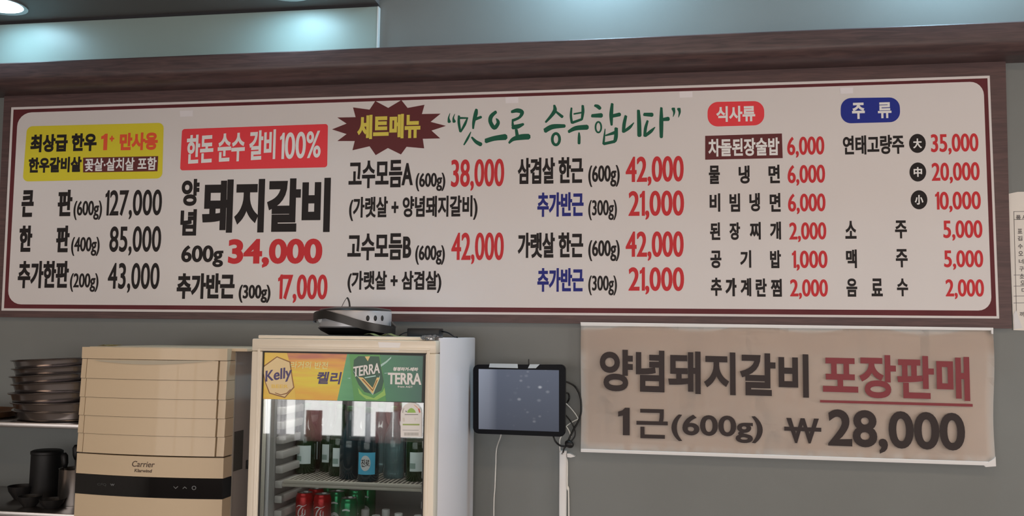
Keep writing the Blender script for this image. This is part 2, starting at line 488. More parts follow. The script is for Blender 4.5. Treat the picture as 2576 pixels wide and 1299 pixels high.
# walnut cornice
zt_ = (U(0, 160, -.11).z + U(2576, 50, -.11).z) / 2
zb_ = (U(0, 240, 0).z + U(2576, 153, 0).z) / 2
prof = [(0.029, zt_), (-.106, zt_), (-.11, zt_ - .004), (-.11, zb_ + .045)]
for k in range(1, 8):
    a = k / 7 * math.pi / 2
    prof.append((-.11 + .06 * (1 - math.cos(a)), zb_ + .045 - .045 * math.sin(a)))
prof.append((0.029, zb_))
bm = bmesh.new()
a = [bm.verts.new((XL, y, z)) for y, z in prof]; b = [bm.verts.new((XR, y, z)) for y, z in prof]
bm.faces.new(a); bm.faces.new(b[::-1])
for i in range(len(prof)): bm.faces.new((a[i], a[(i + 1) % len(prof)], b[(i + 1) % len(prof)], b[i]))
finish('trim_3', bm, WOOD, auto=.6)['kind'] = 'structure'

# cool downlights washing the upper wall
COOL = (.48, .80, 1.0)
LENS = mat('cool_led_lens', (.9, .9, .9, 1), .5, emit=(.6, .9, 1, 1), es=9)
RINGM = mat('brushed_lamp_ring', (.5, .5, .52, 1), .3, metal=.8)
for i, (px, z, e, nm) in enumerate(((35, zl, 2.1, 'first cool downlight from the left above the pale panel'), (742, zl, 2.2, 'cool downlight above the right end of the pale panel'),
                               (1508, ZT, 17, 'cool downlight above the middle of the menu board'), (2435, ZT, 15, 'cool downlight above the right end of the menu board'))):
    y = -.165; x = (U(px, 10, 0).x + U(px, 10, y).x) / 2
    t = thing('wall_downlight', nm, 'downlight', (x, y, z), group='cool downlights over the cornice')
    latheo('lamp_ring', [(.085, 0), (.100, 0), (.100, -.006), (.085, -.003), (.085, 0)], (x, y, z), RINGM, t)
    latheo('lens', [(0, -.002), (.085, -.002), (.085, 0), (0, 0)], (x, y, z), LENS, t)
    light('led_light', 'AREA', (x, y, z - .008), e, COOL, .17, .17, parent=t).data.shape = 'DISK'

# ------------------------------------------------------------------ menu board
mb = thing('menu_board', 'wide white Korean menu board with maroon border on dark walnut backing', 'menu board', tuple(U(1260, 800, WY)))
slab('backing_board', [(12, 215), (2529, 130), (2546, 827), (-16, 798)], .008, WY - .0085, WOOD2, mb)
slab('white_border', [(28, 270), (2490, 190), (2514, 802), (3, 782)], .003, .005, SHEET, mb, bev=.001)
flatpx('maroon_border', [(34, 276), (2484, 197), (2507, 796), (10, 776)], .0024, MAROON, mb)
flatpx('white_panel', rquad([(45, 284), (2474, 205), (2495, 782), (19, 766)], 34), .0018, SHEET, mb)
TY = .0012; BY = .0006; LY = 0.0
def L(s, x0, yt, x1, yb, m=BLACK, off=2.0, offy=None, parent=None, Y=TY, **k):
    return letters(s, x0, yt, x1, yb, m, parent or mb, Y, off, offy, **k)
for x, y in ((468, 284), (1287, 250), (1725, 236), (2129, 226)):
    flatpx('tape', [(x - 16, y - 5), (x + 17, y - 6), (x + 17, y + 9), (x - 15, y + 10)], TY, TAPE, mb)
# yellow badge
bd = flatpx('yellow_badge', rquad([(68, 318), (412, 309), (408, 449), (57, 457)], 14), TY, YEL, mb)
L('최상급 한우', 78, 339, 242, 380, BLACK, 2.4, parent=bd, Y=BY)
L('1', 255, 337, 269, 378, ORNG, 1.6, parent=bd, Y=BY); L('+', 276, 342, 287, 356, ORNG, 1.0, parent=bd, Y=BY)
L('만사용', 302, 335, 396, 377, ORNG, 2.6, parent=bd, Y=BY)
L('한우갈비살', 73, 397, 204, 433, BLACK, 2.0, parent=bd, Y=BY)
q = flatpx('brown_label', [(209, 397), (398, 393), (396, 431), (209, 434)], BY, BROWNP, mb)
L('꽃살·살치살 포함', 214, 399, 393, 428, WHT, 1.0, parent=q, Y=LY)
for s, x0, x1, yt, yb in (('큰', 56, 83, 479, 546), ('판', 147, 180, 478, 544), ('한', 50, 79, 568, 634), ('판', 143, 173, 568, 635)): L(s, x0, yt, x1, yb, off=2.7)
L('(600g)', 186, 506, 256, 542, off=1.0); L('(400g)', 180, 597, 250, 633, off=1.0); L('(200g)', 177, 688, 247, 724, off=1.0)
L('127,000', 266, 479, 406, 542, off=.9, offy=1.2); L('85,000', 277, 570, 404, 634, off=.9, offy=1.2); L('43,000', 273, 662, 400, 728, off=.9, offy=1.2)
L('추가한판', 47, 657, 171, 726, off=2.6)
# red badge
rb = flatpx('red_badge', rquad([(458, 325), (825, 312), (823, 421), (453, 429)], 7), TY, REDB, mb)
L('한돈 순수 갈비', 471, 336, 692, 405, WHT, 2.3, parent=rb, Y=BY, tilt=.04); L('100%', 705, 333, 806, 398, WHT, 1.3, parent=rb, Y=BY, tilt=.03)
L('양', 458, 451, 500, 518, off=3.0); L('념', 455, 527, 493, 593, off=3.0)
L('돼지갈비', 512, 453, 829, 584, off=6.5, offy=6.5)
L('600g', 457, 618, 561, 660, off=2.0); L('34,000', 575, 602, 810, 664, RED, 3.6, offy=3.0)
L('추가반근', 446, 688, 589, 753, off=3.1); L('(300g)', 601, 717, 680, 752, off=1.4); L('17,000', 700, 691, 823, 754, RED, 1.7)
# starburst
Z2 = lambda p: [(820 + x / 2.279, 230 + y / 2.279) for x, y in p]
sb = flatpx('starburst_badge', Z2([(35, 218), (118, 185), (65, 150), (170, 148), (155, 92), (250, 105), (283, 55), (357, 95), (432, 50), (468, 95), (565, 77), (550, 130), (657, 128), (600, 175), (688, 198), (605, 225), (655, 270), (555, 272), (563, 327), (462, 318), (430, 362), (355, 325), (285, 366), (250, 315), (152, 338), (165, 285), (65, 285), (118, 245)]), TY, BROWNP, mb)
L('세트메뉴', 900, 290, 1057, 347, YELT, 3.0, parent=sb, Y=BY)
L('고수모듬A', 878, 405, 1038, 472, off=2.4); L('(600g)', 1046, 436, 1120, 470, off=1.2); L('38,000', 1135, 402, 1268, 469, RED, 1.5)
L('(가랫살 + 양념돼지갈비)', 879, 496, 1201, 545, off=1.9)
L('고수모듬B', 875, 588, 1034, 655, off=2.4); L('(600g)', 1045, 618, 1119, 655, off=1.2); L('42,000', 1136, 586, 1267, 655, RED, 1.5)
L('(가랫살 + 삼겹살)', 875, 682, 1110, 730, off=1.9)
for yo, s in ((0, '삼겹살 한근'), (188, '가랫살 한근')):
    L(s, 1303, 398 + yo, 1467, 461 + yo, off=2.5); L('(600g)', 1480, 417 + yo, 1559, 457 + yo, off=1.2); L('42,000', 1574, 395 + yo, 1720, 457 + yo * 1.01, RED, 1.8)
    L('추가반근', 1352, 485 + yo * 1.01, 1468, 545 + yo * 1.01, NAVY, 2.4); L('(300g)', 1480, 504 + yo * 1.01, 1552, 542 + yo * 1.01, off=1.0); L('21,000', 1581, 481 + yo * 1.02, 1721, 543 + yo * 1.01, RED, 1.8)
# brush slogan
ST = [[(125, 215, 5), (112, 260, 16), (118, 300, 34)], [(172, 222, 5), (158, 262, 16), (166, 298, 34)],
      [(213, 240, 22), (212, 310, 26), (226, 395, 22)], [(215, 262, 22), (300, 262, 14)], [(295, 265, 14), (270, 325, 26), (230, 398, 16)],
      [(385, 175, 24), (378, 220, 40), (358, 300, 30), (352, 365, 18)], [(370, 275, 28), (430, 252, 26)],
      [(330, 398, 8), (300, 460, 22), (262, 525, 14)], [(338, 450, 18), (380, 495, 34), (428, 522, 40)],
      [(578, 200, 30), (530, 245, 40), (522, 300, 38), (560, 358, 40), (597, 315, 34), (592, 285, 26), (578, 268, 10)],
      [(474, 488, 46), (560, 462, 48), (670, 448, 60)],
      [(728, 202, 26), (785, 188, 42), (832, 205, 40), (808, 255, 26), (742, 286, 28)], [(738, 275, 14), (742, 340, 26)], [(738, 352, 44), (790, 345, 44), (845, 322, 24)],
      [(775, 375, 28), (785, 435, 34)], [(704, 508, 20), (745, 470, 38), (820, 450, 56), (898, 445, 56)],
      [(1148, 135, 20), (1155, 185, 38), (1120, 240, 32), (1065, 302, 20)], [(1160, 195, 20), (1228, 250, 30)],
      [(1055, 388, 46), (1130, 348, 48), (1250, 340, 34)],
      [(1318, 162, 18), (1312, 240, 24), (1322, 310, 24)], [(1428, 138, 24), (1430, 200, 30), (1420, 275, 22)], [(1340, 222, 16), (1420, 208, 16)], [(1325, 308, 26), (1418, 275, 24)],
      [(1288, 398, 28), (1360, 362, 44), (1472, 352, 50)], [(1392, 405, 14), (1393, 450, 28), (1392, 512, 28)],
      [(1545, 138, 22), (1575, 148, 36), (1598, 168, 34)], [(1516, 240, 32), (1612, 236, 46)],
      [(1718, 120, 26), (1708, 230, 38), (1712, 330, 22)], [(1722, 242, 34), (1792, 226, 38)],
      [(1648, 368, 8), (1640, 440, 18), (1632, 515, 24)], [(1757, 360, 34), (1755, 440, 38), (1745, 488, 34)], [(1652, 434, 14), (1745, 405, 34)], [(1634, 516, 28), (1742, 492, 30)],
      [(1852, 240, 28), (1835, 320, 34), (1828, 398, 30)], [(1832, 395, 26), (1888, 355, 30), (1930, 308, 8)],
      [(1975, 185, 28), (1982, 300, 40), (1985, 435, 42)], [(2028, 226, 32), (2110, 230, 42)], [(2066, 288, 22), (2045, 360, 30), (2037, 438, 28)], [(2040, 438, 28), (2098, 392, 32), (2138, 352, 8)],
      [(2200, 160, 24), (2200, 300, 40), (2200, 450, 32)], [(2205, 278, 30), (2270, 270, 42)],
      [(2316, 166, 36), (2326, 205, 22), (2316, 250, 5)], [(2370, 168, 36), (2380, 205, 22), (2368, 256, 5)]]
pol = [stroke(s, 3.903, 1100, 230, TY) for s in ST]
pol += ringpoly(1165, 470, 36, 56, 28, 3.903, 1100, 230, TY) + ringpoly(1582, 352, 28, 52, 18, 3.903, 1100, 230, TY)
tag(flatmesh('brush_slogan', pol, TY, GREEN, mb), 'green brush lettering')
# meals and drinks
p = flatpx('red_pill', rquad([(1780, 257), (1922, 254), (1923, 315), (1780, 319)], 26, 8), TY, REDB, mb); L('식사류', 1802, 268, 1900, 305, WHT, 1.9, parent=p, Y=BY)
p = flatpx('blue_pill', rquad([(2115, 247), (2263, 245), (2265, 307), (2115, 311)], 26, 8), TY, NAVYB, mb); L('주', 2143, 259, 2176, 299, WHT, 2.2, parent=p, Y=BY); L('류', 2208, 258, 2243, 297, WHT, 1.8, parent=p, Y=BY)
p = flatpx('brown_label', [(1774, 342), (1967, 336), (1969, 398), (1774, 402)], TY, BROWNP, mb); L('차돌된장술밥', 1782, 350, 1961, 391, WHT, 1.7, parent=p, Y=BY)
for s, x0, x1, yt, yb in (('물', 1783, 1811, 417, 463), ('냉', 1858, 1886, 417, 462), ('면', 1933, 1962, 415, 461), ('비', 1785, 1812, 487, 533), ('빔', 1835, 1862, 487, 533), ('냉', 1885, 1912, 486, 532), ('면', 1936, 1964, 486, 533),
                          ('된', 1786, 1812, 560, 604), ('장', 1835, 1862, 560, 604), ('찌', 1886, 1914, 559, 603), ('개', 1937, 1965, 558, 603), ('공', 1787, 1815, 631, 675), ('기', 1862, 1890, 630, 674), ('밥', 1937, 1965, 630, 675),
                          ('추', 1788, 1816, 699, 745), ('가', 1825, 1853, 700, 746), ('계', 1863, 1890, 700, 746), ('란', 1901, 1929, 701, 747), ('찜', 1939, 1967, 702, 747),
                          ('소', 2126, 2155, 556, 601), ('주', 2251, 2282, 555, 600), ('맥', 2128, 2156, 628, 675), ('주', 2253, 2284, 627, 673), ('음', 2129, 2157, 701, 747), ('료', 2192, 2221, 701, 746), ('수', 2256, 2285, 701, 746)):
    L(s, x0, yt, x1, yb, off=2.0)
L('연태고량주', 2120, 342, 2275, 387, off=1.9)
for s, x0, x1, yt, yb in (('6,000', 1980, 2074, 345, 389), ('6,000', 1981, 2076, 416, 460), ('6,000', 1982, 2077, 488, 532), ('2,000', 1985, 2079, 560, 603), ('1,000', 1992, 2082, 631, 675), ('2,000', 1987, 2083, 703, 747),
                          ('35,000', 2341, 2462, 338, 381), ('20,000', 2343, 2465, 410, 454), ('10,000', 2352, 2468, 483, 527), ('5,000', 2372, 2472, 555, 599), ('5,000', 2374, 2474, 630, 673), ('2,000', 2378, 2476, 703, 747)):
    L(s, x0, yt, x1, yb, RED, 1.4)
for s, x, y in (('大', 2308, 361), ('中', 2309, 433), ('小', 2312, 503)):
    p = flatpx('black_dot', ellpx(x, y, 21, 24), TY, BLACK, mb); L(s, x - 11, y - 12, x + 11, y + 12, WHT, .9, parent=p, Y=BY)

# ------------------------------------------------------------------ banner under the board
BNY = -.012
bn = thing('hanging_banner', 'grey-beige vinyl price banner hung below the menu board, at its right', 'banner', tuple(U(1980, 1160, BNY)))
tl, tr, br_, bl = [U(*p, BNY) for p in ((1461, 815), (2499, 830), (2505, 1170), (1461, 1134))]
bm = bmesh.new(); nx, nz = 48, 14; G = []
for j in range(nz + 1):
    row = []
    for i in range(nx + 1):
        u, v = i / nx, j / nz
        p = tl.lerp(tr, u).lerp(bl.lerp(br_, u), v)
        p.y = BNY + .006 + .0022 * math.sin(u * 9) * v + .0018 * math.sin(u * 23 + 1) * (1 - v) 
        p.x += .003 * math.sin(v * 7) * (1 if u > .5 else -.3) * abs(2 * u - 1) ** 4
        row.append(bm.verts.new(p))
    G.append(row)
for j in range(nz):
    for i in range(nx): bm.faces.new((G[j][i], G[j + 1][i], G[j + 1][i + 1], G[j][i + 1]))
bmesh.ops.solidify(bm, geom=bm.faces[:], thickness=.0012)
finish('cloth', bm, VINYL, bn, smooth=True)
slab('top_hem', [(1460, 811), (2499, 825), (2499, 832), (1461, 820)], BNY - .004, .008, BANW, bn, bev=.0015)
slab('hem_end', [(2493, 826), (2499, 826), (2499, 841), (2494, 840)], BNY - .0045, .006, BANW, bn, bev=.001)
slab('bottom_hem', [(1461, 1130), (2505, 1163), (2506, 1173), (1461, 1138)], BNY - .004, .008, BANW, bn, bev=.0015)
slab('hem_end', [(2497, 1158), (2505, 1150), (2506, 1174), (2480, 1176), (2474, 1171)], BNY - .0045, .006, BANW, bn, bev=.001)
BT = BNY - .0006
def B(s, x0, yt, x1, yb, m=BANK, off=3, offy=None, **k): return letters(s, x0, yt, x1, yb, m, bn, BT, off, offy, **k)
B('양념돼지갈비', 1509, 882, 2035, 998, off=4.4, offy=4.6, tilt=-.012)
B('포장판매', 2069, 892, 2441, 1008, BANR, 4.3, offy=4.5, tilt=-.01)
flatpx('underline', [(2063, 1007), (2447, 1017), (2447, 1024), (2063, 1013)], BT, BANR, bn)
B('1', 1555, 1026, 1584, 1096, off=3.0); B('근', 1601, 1029, 1680, 1105, off=2.2); B('(600g)', 1689, 1043, 1919, 1101, off=2.4)
B('W', 1979, 1052, 2060, 1117, off=2.6); flatpx('won_bar', [(1973, 1074), (2066, 1077), (2066, 1087), (1973, 1084)], BT - .0001, BANK, bn)
B('28,000', 2082, 1031, 2429, 1134, off=3.4, offy=3.6, tilt=-.008)

# ------------------------------------------------------------------ paper notice at the right edge
PAP = mat('notice_paper', A(186, 170, 160), .7, var=.03, vscale=6)
pn = thing('paper_notice', 'beige handwritten paper notice pinned right of the menu board', 'notice', tuple(U(2600, 830, WY)))
slab('paper', [(2536, 488), (2560, 483), (2720, 480), (2730, 838), (2549, 831)], WY - .004, .0015, PAP, pn)
INK = mat('grey_ink', A(95, 85, 82), .7)
PY = WY - .0048
for y in (532, 552, 692, 720, 745, 762):
    flatpx('ruled_line', [(2550, y), (2720, y - 3), (2720, y - 1.8), (2550, y + 1.2)], PY, INK, pn)
flatpx('ruled_line', [(2550, 532), (2551.2, 532), (2558, 790), (2556.8, 790)], PY, INK, pn)
letters('품 사', 2556, 541, 2584, 553, INK, pn, PY, .6)
for s, x, y in (('표', 2560, 576), ('김', 2560, 594), ('수', 2561, 614), ('오', 2562, 632), ('너', 2563, 652), ('구', 2564, 671), ('소', 2565, 689), ('오', 2567, 706), ('다', 2570, 725), ('끼', 2565, 785)):
    letters(s, x, y, x + 12, y + 12, INK, pn, PY, .5)
tag(slab('tape', [(2549, 792), (2556, 780), (2572, 826), (2551, 829)], PY - .0003, .0006, mat('clear_tape', (.8, .8, .82, 1), .15), pn), 'shiny clear tape')

# ------------------------------------------------------------------ display fridge
FY = -.585                                   # front of the door frame
BODYY = -.53
CREAM = mat('cream_door_plastic', A(205, 184, 165, .82), .32, coat=.2)
WHITEB = mat('white_enamel', A(192, 174, 181), .28, coat=.15)
GASK = mat('dark_gasket', (.03, .03, .03, 1), .6)
LINER = mat('grey_liner', (.42, .40, .39, 1), .5)
fx0 = U(634, 852, FY).x; fx1 = U(1097, 858, FY).x
ftop = U(1108, 851, BODYY).z
dtop = U(866, 855, FY).z
fr = thing('display_fridge', 'tall white glass-door drinks fridge with beer advert header', 'fridge', ((fx0 + fx1) / 2, -.3, 0))
bx1 = U(1108, 860, BODYY).x; bx0 = fx0 + .004; by1 = -.03
bm = bmesh.new(); th = .035
box(bm, bx0, bx0 + th, BODYY, by1, .06, ftop, .004); box(bm, bx1 - th, bx1, BODYY, by1, .06, ftop, .004)
finish('side_panel', bm, WHITEB, fr, auto=.6)
boxo('top_panel', bx0 + .002, bx1 - .002, BODYY, by1, ftop - .05, ftop - .0005, WHITEB, fr, .003)
boxo('back_panel', bx0 + th, bx1 - th, by1 - .03, by1 - .001, .06, ftop - .05, LINER, fr)
boxo('base', bx0 + .01, bx1 - .01, BODYY + .03, by1 - .01, 0, .3, GASK, fr)
boxo('inner_top', bx0 + th, bx1 - th, BODYY + .01, by1 - .03, ftop - .055, ftop - .0505, LINER, fr)
# inner side liners with a ladder of shelf ribs
ix0, ix1 = bx0 + th, bx1 - th
boxo('inner_liner', ix0, ix0 + .012, BODYY + .006, by1 - .03, .3, ftop - .055, LINER, fr)
boxo('inner_liner', ix1 - .012, ix1, BODYY + .006, by1 - .03, .3, ftop - .055, LINER, fr)
RIB = mat('pale_shelf_rib', (.62, .58, .55, 1), .45)
z0 = U(690, 1143, -.49).z; dz = .0432
for k in range(-6, 22):
    zz = z0 - k * dz
    boxo('shelf_rib', ix0 + .012, ix0 + .036, BODYY + .02, by1 - .05, zz - .011, zz + .011, RIB, fr, .003)
    boxo('shelf_rib', ix1 - .020, ix1 - .012, BODYY + .02, by1 - .05, zz - .011, zz + .011, RIB, fr, .003)
# shelves
WIRE = mat('cream_shelf_wire', (.66, .60, .52, 1), .35)
sz = [U(875, 1212, -.50).z]; sz += [sz[0] - .345, sz[0] - .70, sz[0] + .34]
sz = sz[:3]
sxa, sxb = ix0 + .014, ix1 - .014
for zz in sz:
    t = boxo('shelf', sxa + .026, sxb - .004, -.512, -.500, zz - .011, zz, WIRE, fr, .003)
    boxo('shelf_rail', sxa, sxb, -.508, -.497, zz - .021, zz - .0112, WIRE, t, .002)
    bm = bmesh.new(); n = 30
    for i in range(n):
        x = sxa + .03 + (sxb - sxa - .05) * i / (n - 1)
        tube(bm, [(x, -.5, zz - .004), (x, -.09, zz - .004)], .0022, 6)
    tube(bm, [(sxa, -.09, zz - .006), (sxb, -.09, zz - .006)], .003, 6); tube(bm, [(sxa, -.3, zz - .009), (sxb, -.3, zz - .009)], .003, 6)
    finish('shelf_wires', bm, WIRE, t, smooth=True)
# door
dr = boxo('door_rail_bottom', fx0, fx1, FY, BODYY - .004, .1, .24, CREAM, fr, .004)
ox0, ox1 = U(657, 950, FY).x, U(1069, 950, FY).x
ztop = U(864, 887, FY).z
DF = []
def door_part(name, x0, x1, z0, z1): return boxo(name, x0, x1, FY, BODYY - .004, z0, z1, CREAM, fr, .004)
door_part('door_stile', fx0, ox0, .2405, ztop); door_part('door_stile', ox1, fx1, .2405, ztop); door_part('door_rail', fx0, fx1, ztop + .0003, dtop)
bm = bmesh.new(); r_ = .006
for x0, x1, z0, z1 in ((ox0 - r_ * 2.2, ox0 - r_ * .8, .25, ztop + .008), (ox1 + r_ * .8, ox1 + r_ * 2.2, .25, ztop + .008), (ox0 - r_ * 2.2, ox1 + r_ * 2.2, ztop + .008, ztop + .015)):
    box(bm, x0, x1, FY - .0025, FY + .002, z0, z1, .001)
finish('inner_moulding', bm, CREAM, fr, auto=.6)
bm = bmesh.new(); box(bm, fx0 + .006, fx1 - .002, BODYY - .004, BODYY, .1, dtop - .006)
bmesh.ops.delete(bm, geom=bm.faces[:], context='FACES_ONLY')
bm.free()
bm = bmesh.new()
for x0, x1, z0, z1 in ((fx0 + .006, ox0 - .002, .1, dtop - .006), (ox1 + .002, fx1 - .002, .1, dtop - .006), (ox0 - .002, ox1 + .002, ztop + .002, dtop - .006)):
    box(bm, x0, x1, BODYY - .0039, BODYY - .0001, z0, z1)
finish('door_gasket', bm, GASK, fr)
# glass
G_ = bpy.data.materials.new('door_glass'); G_.use_nodes = True; nt = G_.node_tree; N = nt.nodes; N.remove(N['Principled BSDF'])
tr_ = N.new('ShaderNodeBsdfTransparent'); tr_.inputs[0].default_value = (.86, .9, .9, 1)
gl = N.new('ShaderNodeBsdfGlossy'); gl.inputs['Roughness'].default_value = .015; gl.inputs['Color'].default_value = (.95, .97, 1, 1)
fn = N.new('ShaderNodeFresnel'); fn.inputs[0].default_value = 1.95
mx = N.new('ShaderNodeMixShader'); nt.links.new(fn.outputs[0], mx.inputs[0]); nt.links.new(tr_.outputs[0], mx.inputs[1]); nt.links.new(gl.outputs[0], mx.inputs[2])
nt.links.new(mx.outputs[0], N['Material Output'].inputs[0])
GY = FY + .012
zad = U(860, 1010, GY - .002).z
boxo('glass_pane', ox0, ox1, GY, GY + .006, .2405, ztop, G_, fr)
bm = bmesh.new()
box(bm, ox0, ox0 + .004, GY - .006, GY - .0005, .25, ztop); box(bm, ox1 - .004, ox1, GY - .006, GY - .0005, .25, ztop); box(bm, ox0 + .004, ox1 - .004, GY - .006, GY - .0005, ztop - .003, ztop)
finish('glass_seal', bm, GASK, fr)
# advert header
def grad(name, stops, axis='X', scale=1.0, off=0.0, rough=.35, noise=.0):
    m = bpy.data.materials.new(name); m.use_nodes = True; nt = m.node_tree; N = nt.nodes; p = N['Principled BSDF']; p.inputs['Roughness'].default_value = rough
    tc = N.new('ShaderNodeTexCoord'); sp = N.new('ShaderNodeSeparateXYZ'); nt.links.new(tc.outputs['Generated'], sp.inputs[0])
    cr = N.new('ShaderNodeValToRGB'); e = cr.color_ramp.elements
    while len(e) < len(stops): e.new(.5)
    for i, (t, c) in enumerate(stops): e[i].position = t; e[i].color = c
    src = sp.outputs[axis]
    if noise:
        mp = N.new('ShaderNodeMapping'); mp.inputs['Scale'].default_value = (1.2, 1, 5); mp.inputs['Rotation'].default_value = (0, .3, 0); nt.links.new(tc.outputs['Generated'], mp.inputs[0])
        n = N.new('ShaderNodeTexNoise'); n.inputs['Scale'].default_value = 1.6; n.inputs['Detail'].default_value = 3; nt.links.new(mp.outputs[0], n.inputs['Vector'])
        ma = N.new('ShaderNodeMath'); ma.operation = 'MULTIPLY_ADD'; ma.inputs[1].default_value = noise; nt.links.new(n.outputs[0], ma.inputs[0]); nt.links.new(src, ma.inputs[2])
        sb_ = N.new('ShaderNodeMath'); sb_.operation = 'SUBTRACT'; sb_.inputs[1].default_value = noise / 2; nt.links.new(ma.outputs[0], sb_.inputs[0]); src = sb_.outputs[0]
    nt.links.new(src, cr.inputs[0]); nt.links.new(cr.outputs[0], p.inputs['Base Color'])
    return m
ORANGE = grad('orange_beer_print', [(0, A(208, 135, 50)), (.45, A(225, 165, 48)), (.8, A(215, 130, 60)), (1, A(160, 92, 72))], 'Z', noise=.7)
GREENP = grad('green_beer_print', [(0, A(84, 135, 92)), (.35, A(62, 112, 78)), (1, A(52, 84, 74))], 'X', noise=.2)
Z8 = lambda p: [(640 + x / 5.196, 860 + y / 5.196) for x, y in p]
AY = GY - .0022
ad = flatpx('advert_backing', Z8([(95, 130), (2238, 158), (2232, 802), (78, 750)]), AY, mat('advert_dark_edge', (.02, .03, .025, 1), .4), fr)
def ap(name, pts, lv, m, lab=None):
    o = flatpx(name, Z8(pts), AY - .0004 * lv, m, ad)
    if lab: o['label'] = lab
    return o
ap('orange_print', [(98, 140), (1212, 162), (1082, 770), (80, 748)], 1, ORANGE, 'orange advert half')
ap('green_print', [(1212, 162), (2205, 188), (2185, 790), (1082, 770)], 1, GREENP, 'green advert half')
CANO = mat('can_orange', A(222, 150, 58), .3); CANT = mat('label_tan', A(208, 160, 118), .4); CAND = mat('label_brown', A(120, 78, 45), .4)
GDK = mat('can_dark_green', A(34, 66, 48), .3); GMD = mat('can_green', A(70, 120, 62), .3); GLT = mat('can_light_green', A(120, 150, 70), .3)
GOLD = mat('gold_print', A(196, 160, 110), .35); NVK = mat('advert_navy', A(62, 50, 84), .4); PALE = mat('advert_pale', A(225, 185, 120), .4); ADW = mat('advert_white', A(214, 205, 200), .4); SIL = mat('advert_silver', A(140, 160, 150), .3)
ap('printed_bottle', [(120, 142), (425, 148), (470, 300), (520, 540), (540, 758), (200, 751), (130, 560), (100, 340)], 2, CANO)
ap('printed_label', [(95, 335), (295, 192), (470, 262), (500, 480), (522, 600), (398, 738), (192, 680), (140, 540)], 3, CAND)
ap('printed_label', [(106, 345), (296, 206), (458, 272), (488, 480), (508, 594), (396, 722), (204, 668), (152, 540)], 4, CANT)
ap('printed_arc', [(270, 665), (345, 690), (420, 670), (470, 620), (474, 630), (425, 684), (345, 702), (270, 676)], 5, CAND)
def al(s, x0, y0, x1, y1, m, off, lv=5, **k):
    return letters(s, 640 + x0 / 5.196, 860 + y0 / 5.196, 640 + x1 / 5.196, 860 + y1 / 5.196, m, ad, AY - .0004 * lv, off, **k)
al('Kelly', 148, 350, 484, 545, NVK, 1.0, tilt=.18, ref='Kelly')
al('라거의 반전', 470, 258, 965, 362, PALE, .3, sh=.12, lv=3)
al('켈리', 808, 392, 1140, 560, NVK, 1.2, sh=.18, lv=3)
al('BEER', 225, 560, 440, 610, CANO, .3)
ap('printed_can', [(1240, 165), (1640, 172), (1690, 500), (1722, 780), (1302, 772), (1265, 430)], 2, GMD)
ap('printed_can', [(1300, 240), (1360, 190), (1630, 195), (1648, 300), (1690, 520), (1660, 640), (1560, 690), (1440, 660), (1360, 560), (1290, 400)], 3, GDK)
ap('printed_can', [(1350, 600), (1420, 690), (1560, 740), (1680, 650), (1700, 600), (1716, 700), (1600, 762), (1460, 752), (1370, 680)], 3, GLT)
ap('printed_triangle', [(1443, 195), (1512, 192), (1482, 258)], 4, GOLD)
ap('printed_triangle', [(1290, 378), (1545, 684), (1640, 440), (1640, 480), (1548, 700), (1300, 400)], 4, SIL)
ap('printed_chevron', [(1355, 462), (1548, 684), (1638, 470), (1600, 470), (1546, 606), (1420, 470)], 5, GOLD)
ap('printed_chevron', [(1400, 490), (1546, 650), (1612, 500), (1596, 505), (1546, 630), (1422, 490)], 6, CAND)
al('TERRA', 1292, 300, 1640, 440, ADW, .8, tilt=.16, lv=7)
ap('printed_line', [(1440, 465), (1585, 440), (1588, 455), (1442, 480)], 7, SIL)
al('TERRA', 1745, 405, 2180, 565, ADW, 1.3, lv=3); al('청정라거-테라', 1808, 332, 2145, 388, ADW, .7, sh=.2, lv=3); al('from AGT', 1872, 576, 2070, 604, ADW, .2, lv=3)
ap('printed_splash', [(1700, 410), (1745, 408), (1745, 414), (1700, 418)], 3, SIL); ap('printed_splash', [(1650, 300), (1720, 255), (1790, 195), (1785, 220), (1730, 275), (1655, 330)], 3, SIL)
ap('printed_splash', [(1210, 478), (1255, 472), (1250, 486)], 3, SIL)
# energy label
EL = fr
Z4 = lambda p: [(980 + x / 11.81, 1000 + y / 11.81) for x, y in p]
arch = [(330, 1188), (330, 480), (345, 400), (390, 310), (460, 225), (550, 175), (650, 160), (745, 172), (840, 225), (905, 310), (942, 400), (955, 480), (955, 1188)]
el = flatpx('energy_label', Z4(arch), GY - .0012, mat('label_cream', A(216, 200, 186), .4), fr)
def ep(pts, m, name='printed_mark'): return flatpx(name, Z4(pts), GY - .0018, m, el)
ep([(520, 460), (535, 400), (590, 340), (650, 318), (710, 345), (760, 400), (780, 460)], mat('label_green', A(125, 150, 70), .4)); ep([(465, 400), (500, 405), (515, 445), (490, 440)], GDK)
ep([(720, 215), (800, 270), (860, 330), (850, 350), (780, 285), (735, 245)], mat('label_salmon', A(200, 140, 115), .4)); ep([(845, 345), (885, 330), (918, 450), (880, 465)], mat('label_red', A(170, 75, 65), .4)); ep([(380, 462), (385, 390), (425, 320), (435, 330), (408, 400), (405, 462)], mat('label_grey', A(140, 130, 122), .4))
ep([(390, 792), (890, 792), (888, 838), (390, 832)], mat('label_green_bar', A(128, 135, 75), .4)); ep([(450, 508), (850, 508), (850, 524), (450, 524)], INK); ep([(390, 970), (865, 978), (865, 986), (390, 978)], INK)
ep([(390, 610), (445, 610), (455, 722), (395, 722)], mat('label_pale_grey', A(180, 165, 155), .4)); ep([(720, 620), (850, 620), (850, 632), (775, 632), (770, 700), (755, 700), (750, 632), (720, 632)], MATS['label_pale_grey'])
for k in range(18):
    x = 436 + k * 24; ep([(x, 1050), (x + 12, 1050), (x + 12, 1140), (x, 1140)], MATS['label_grey'])
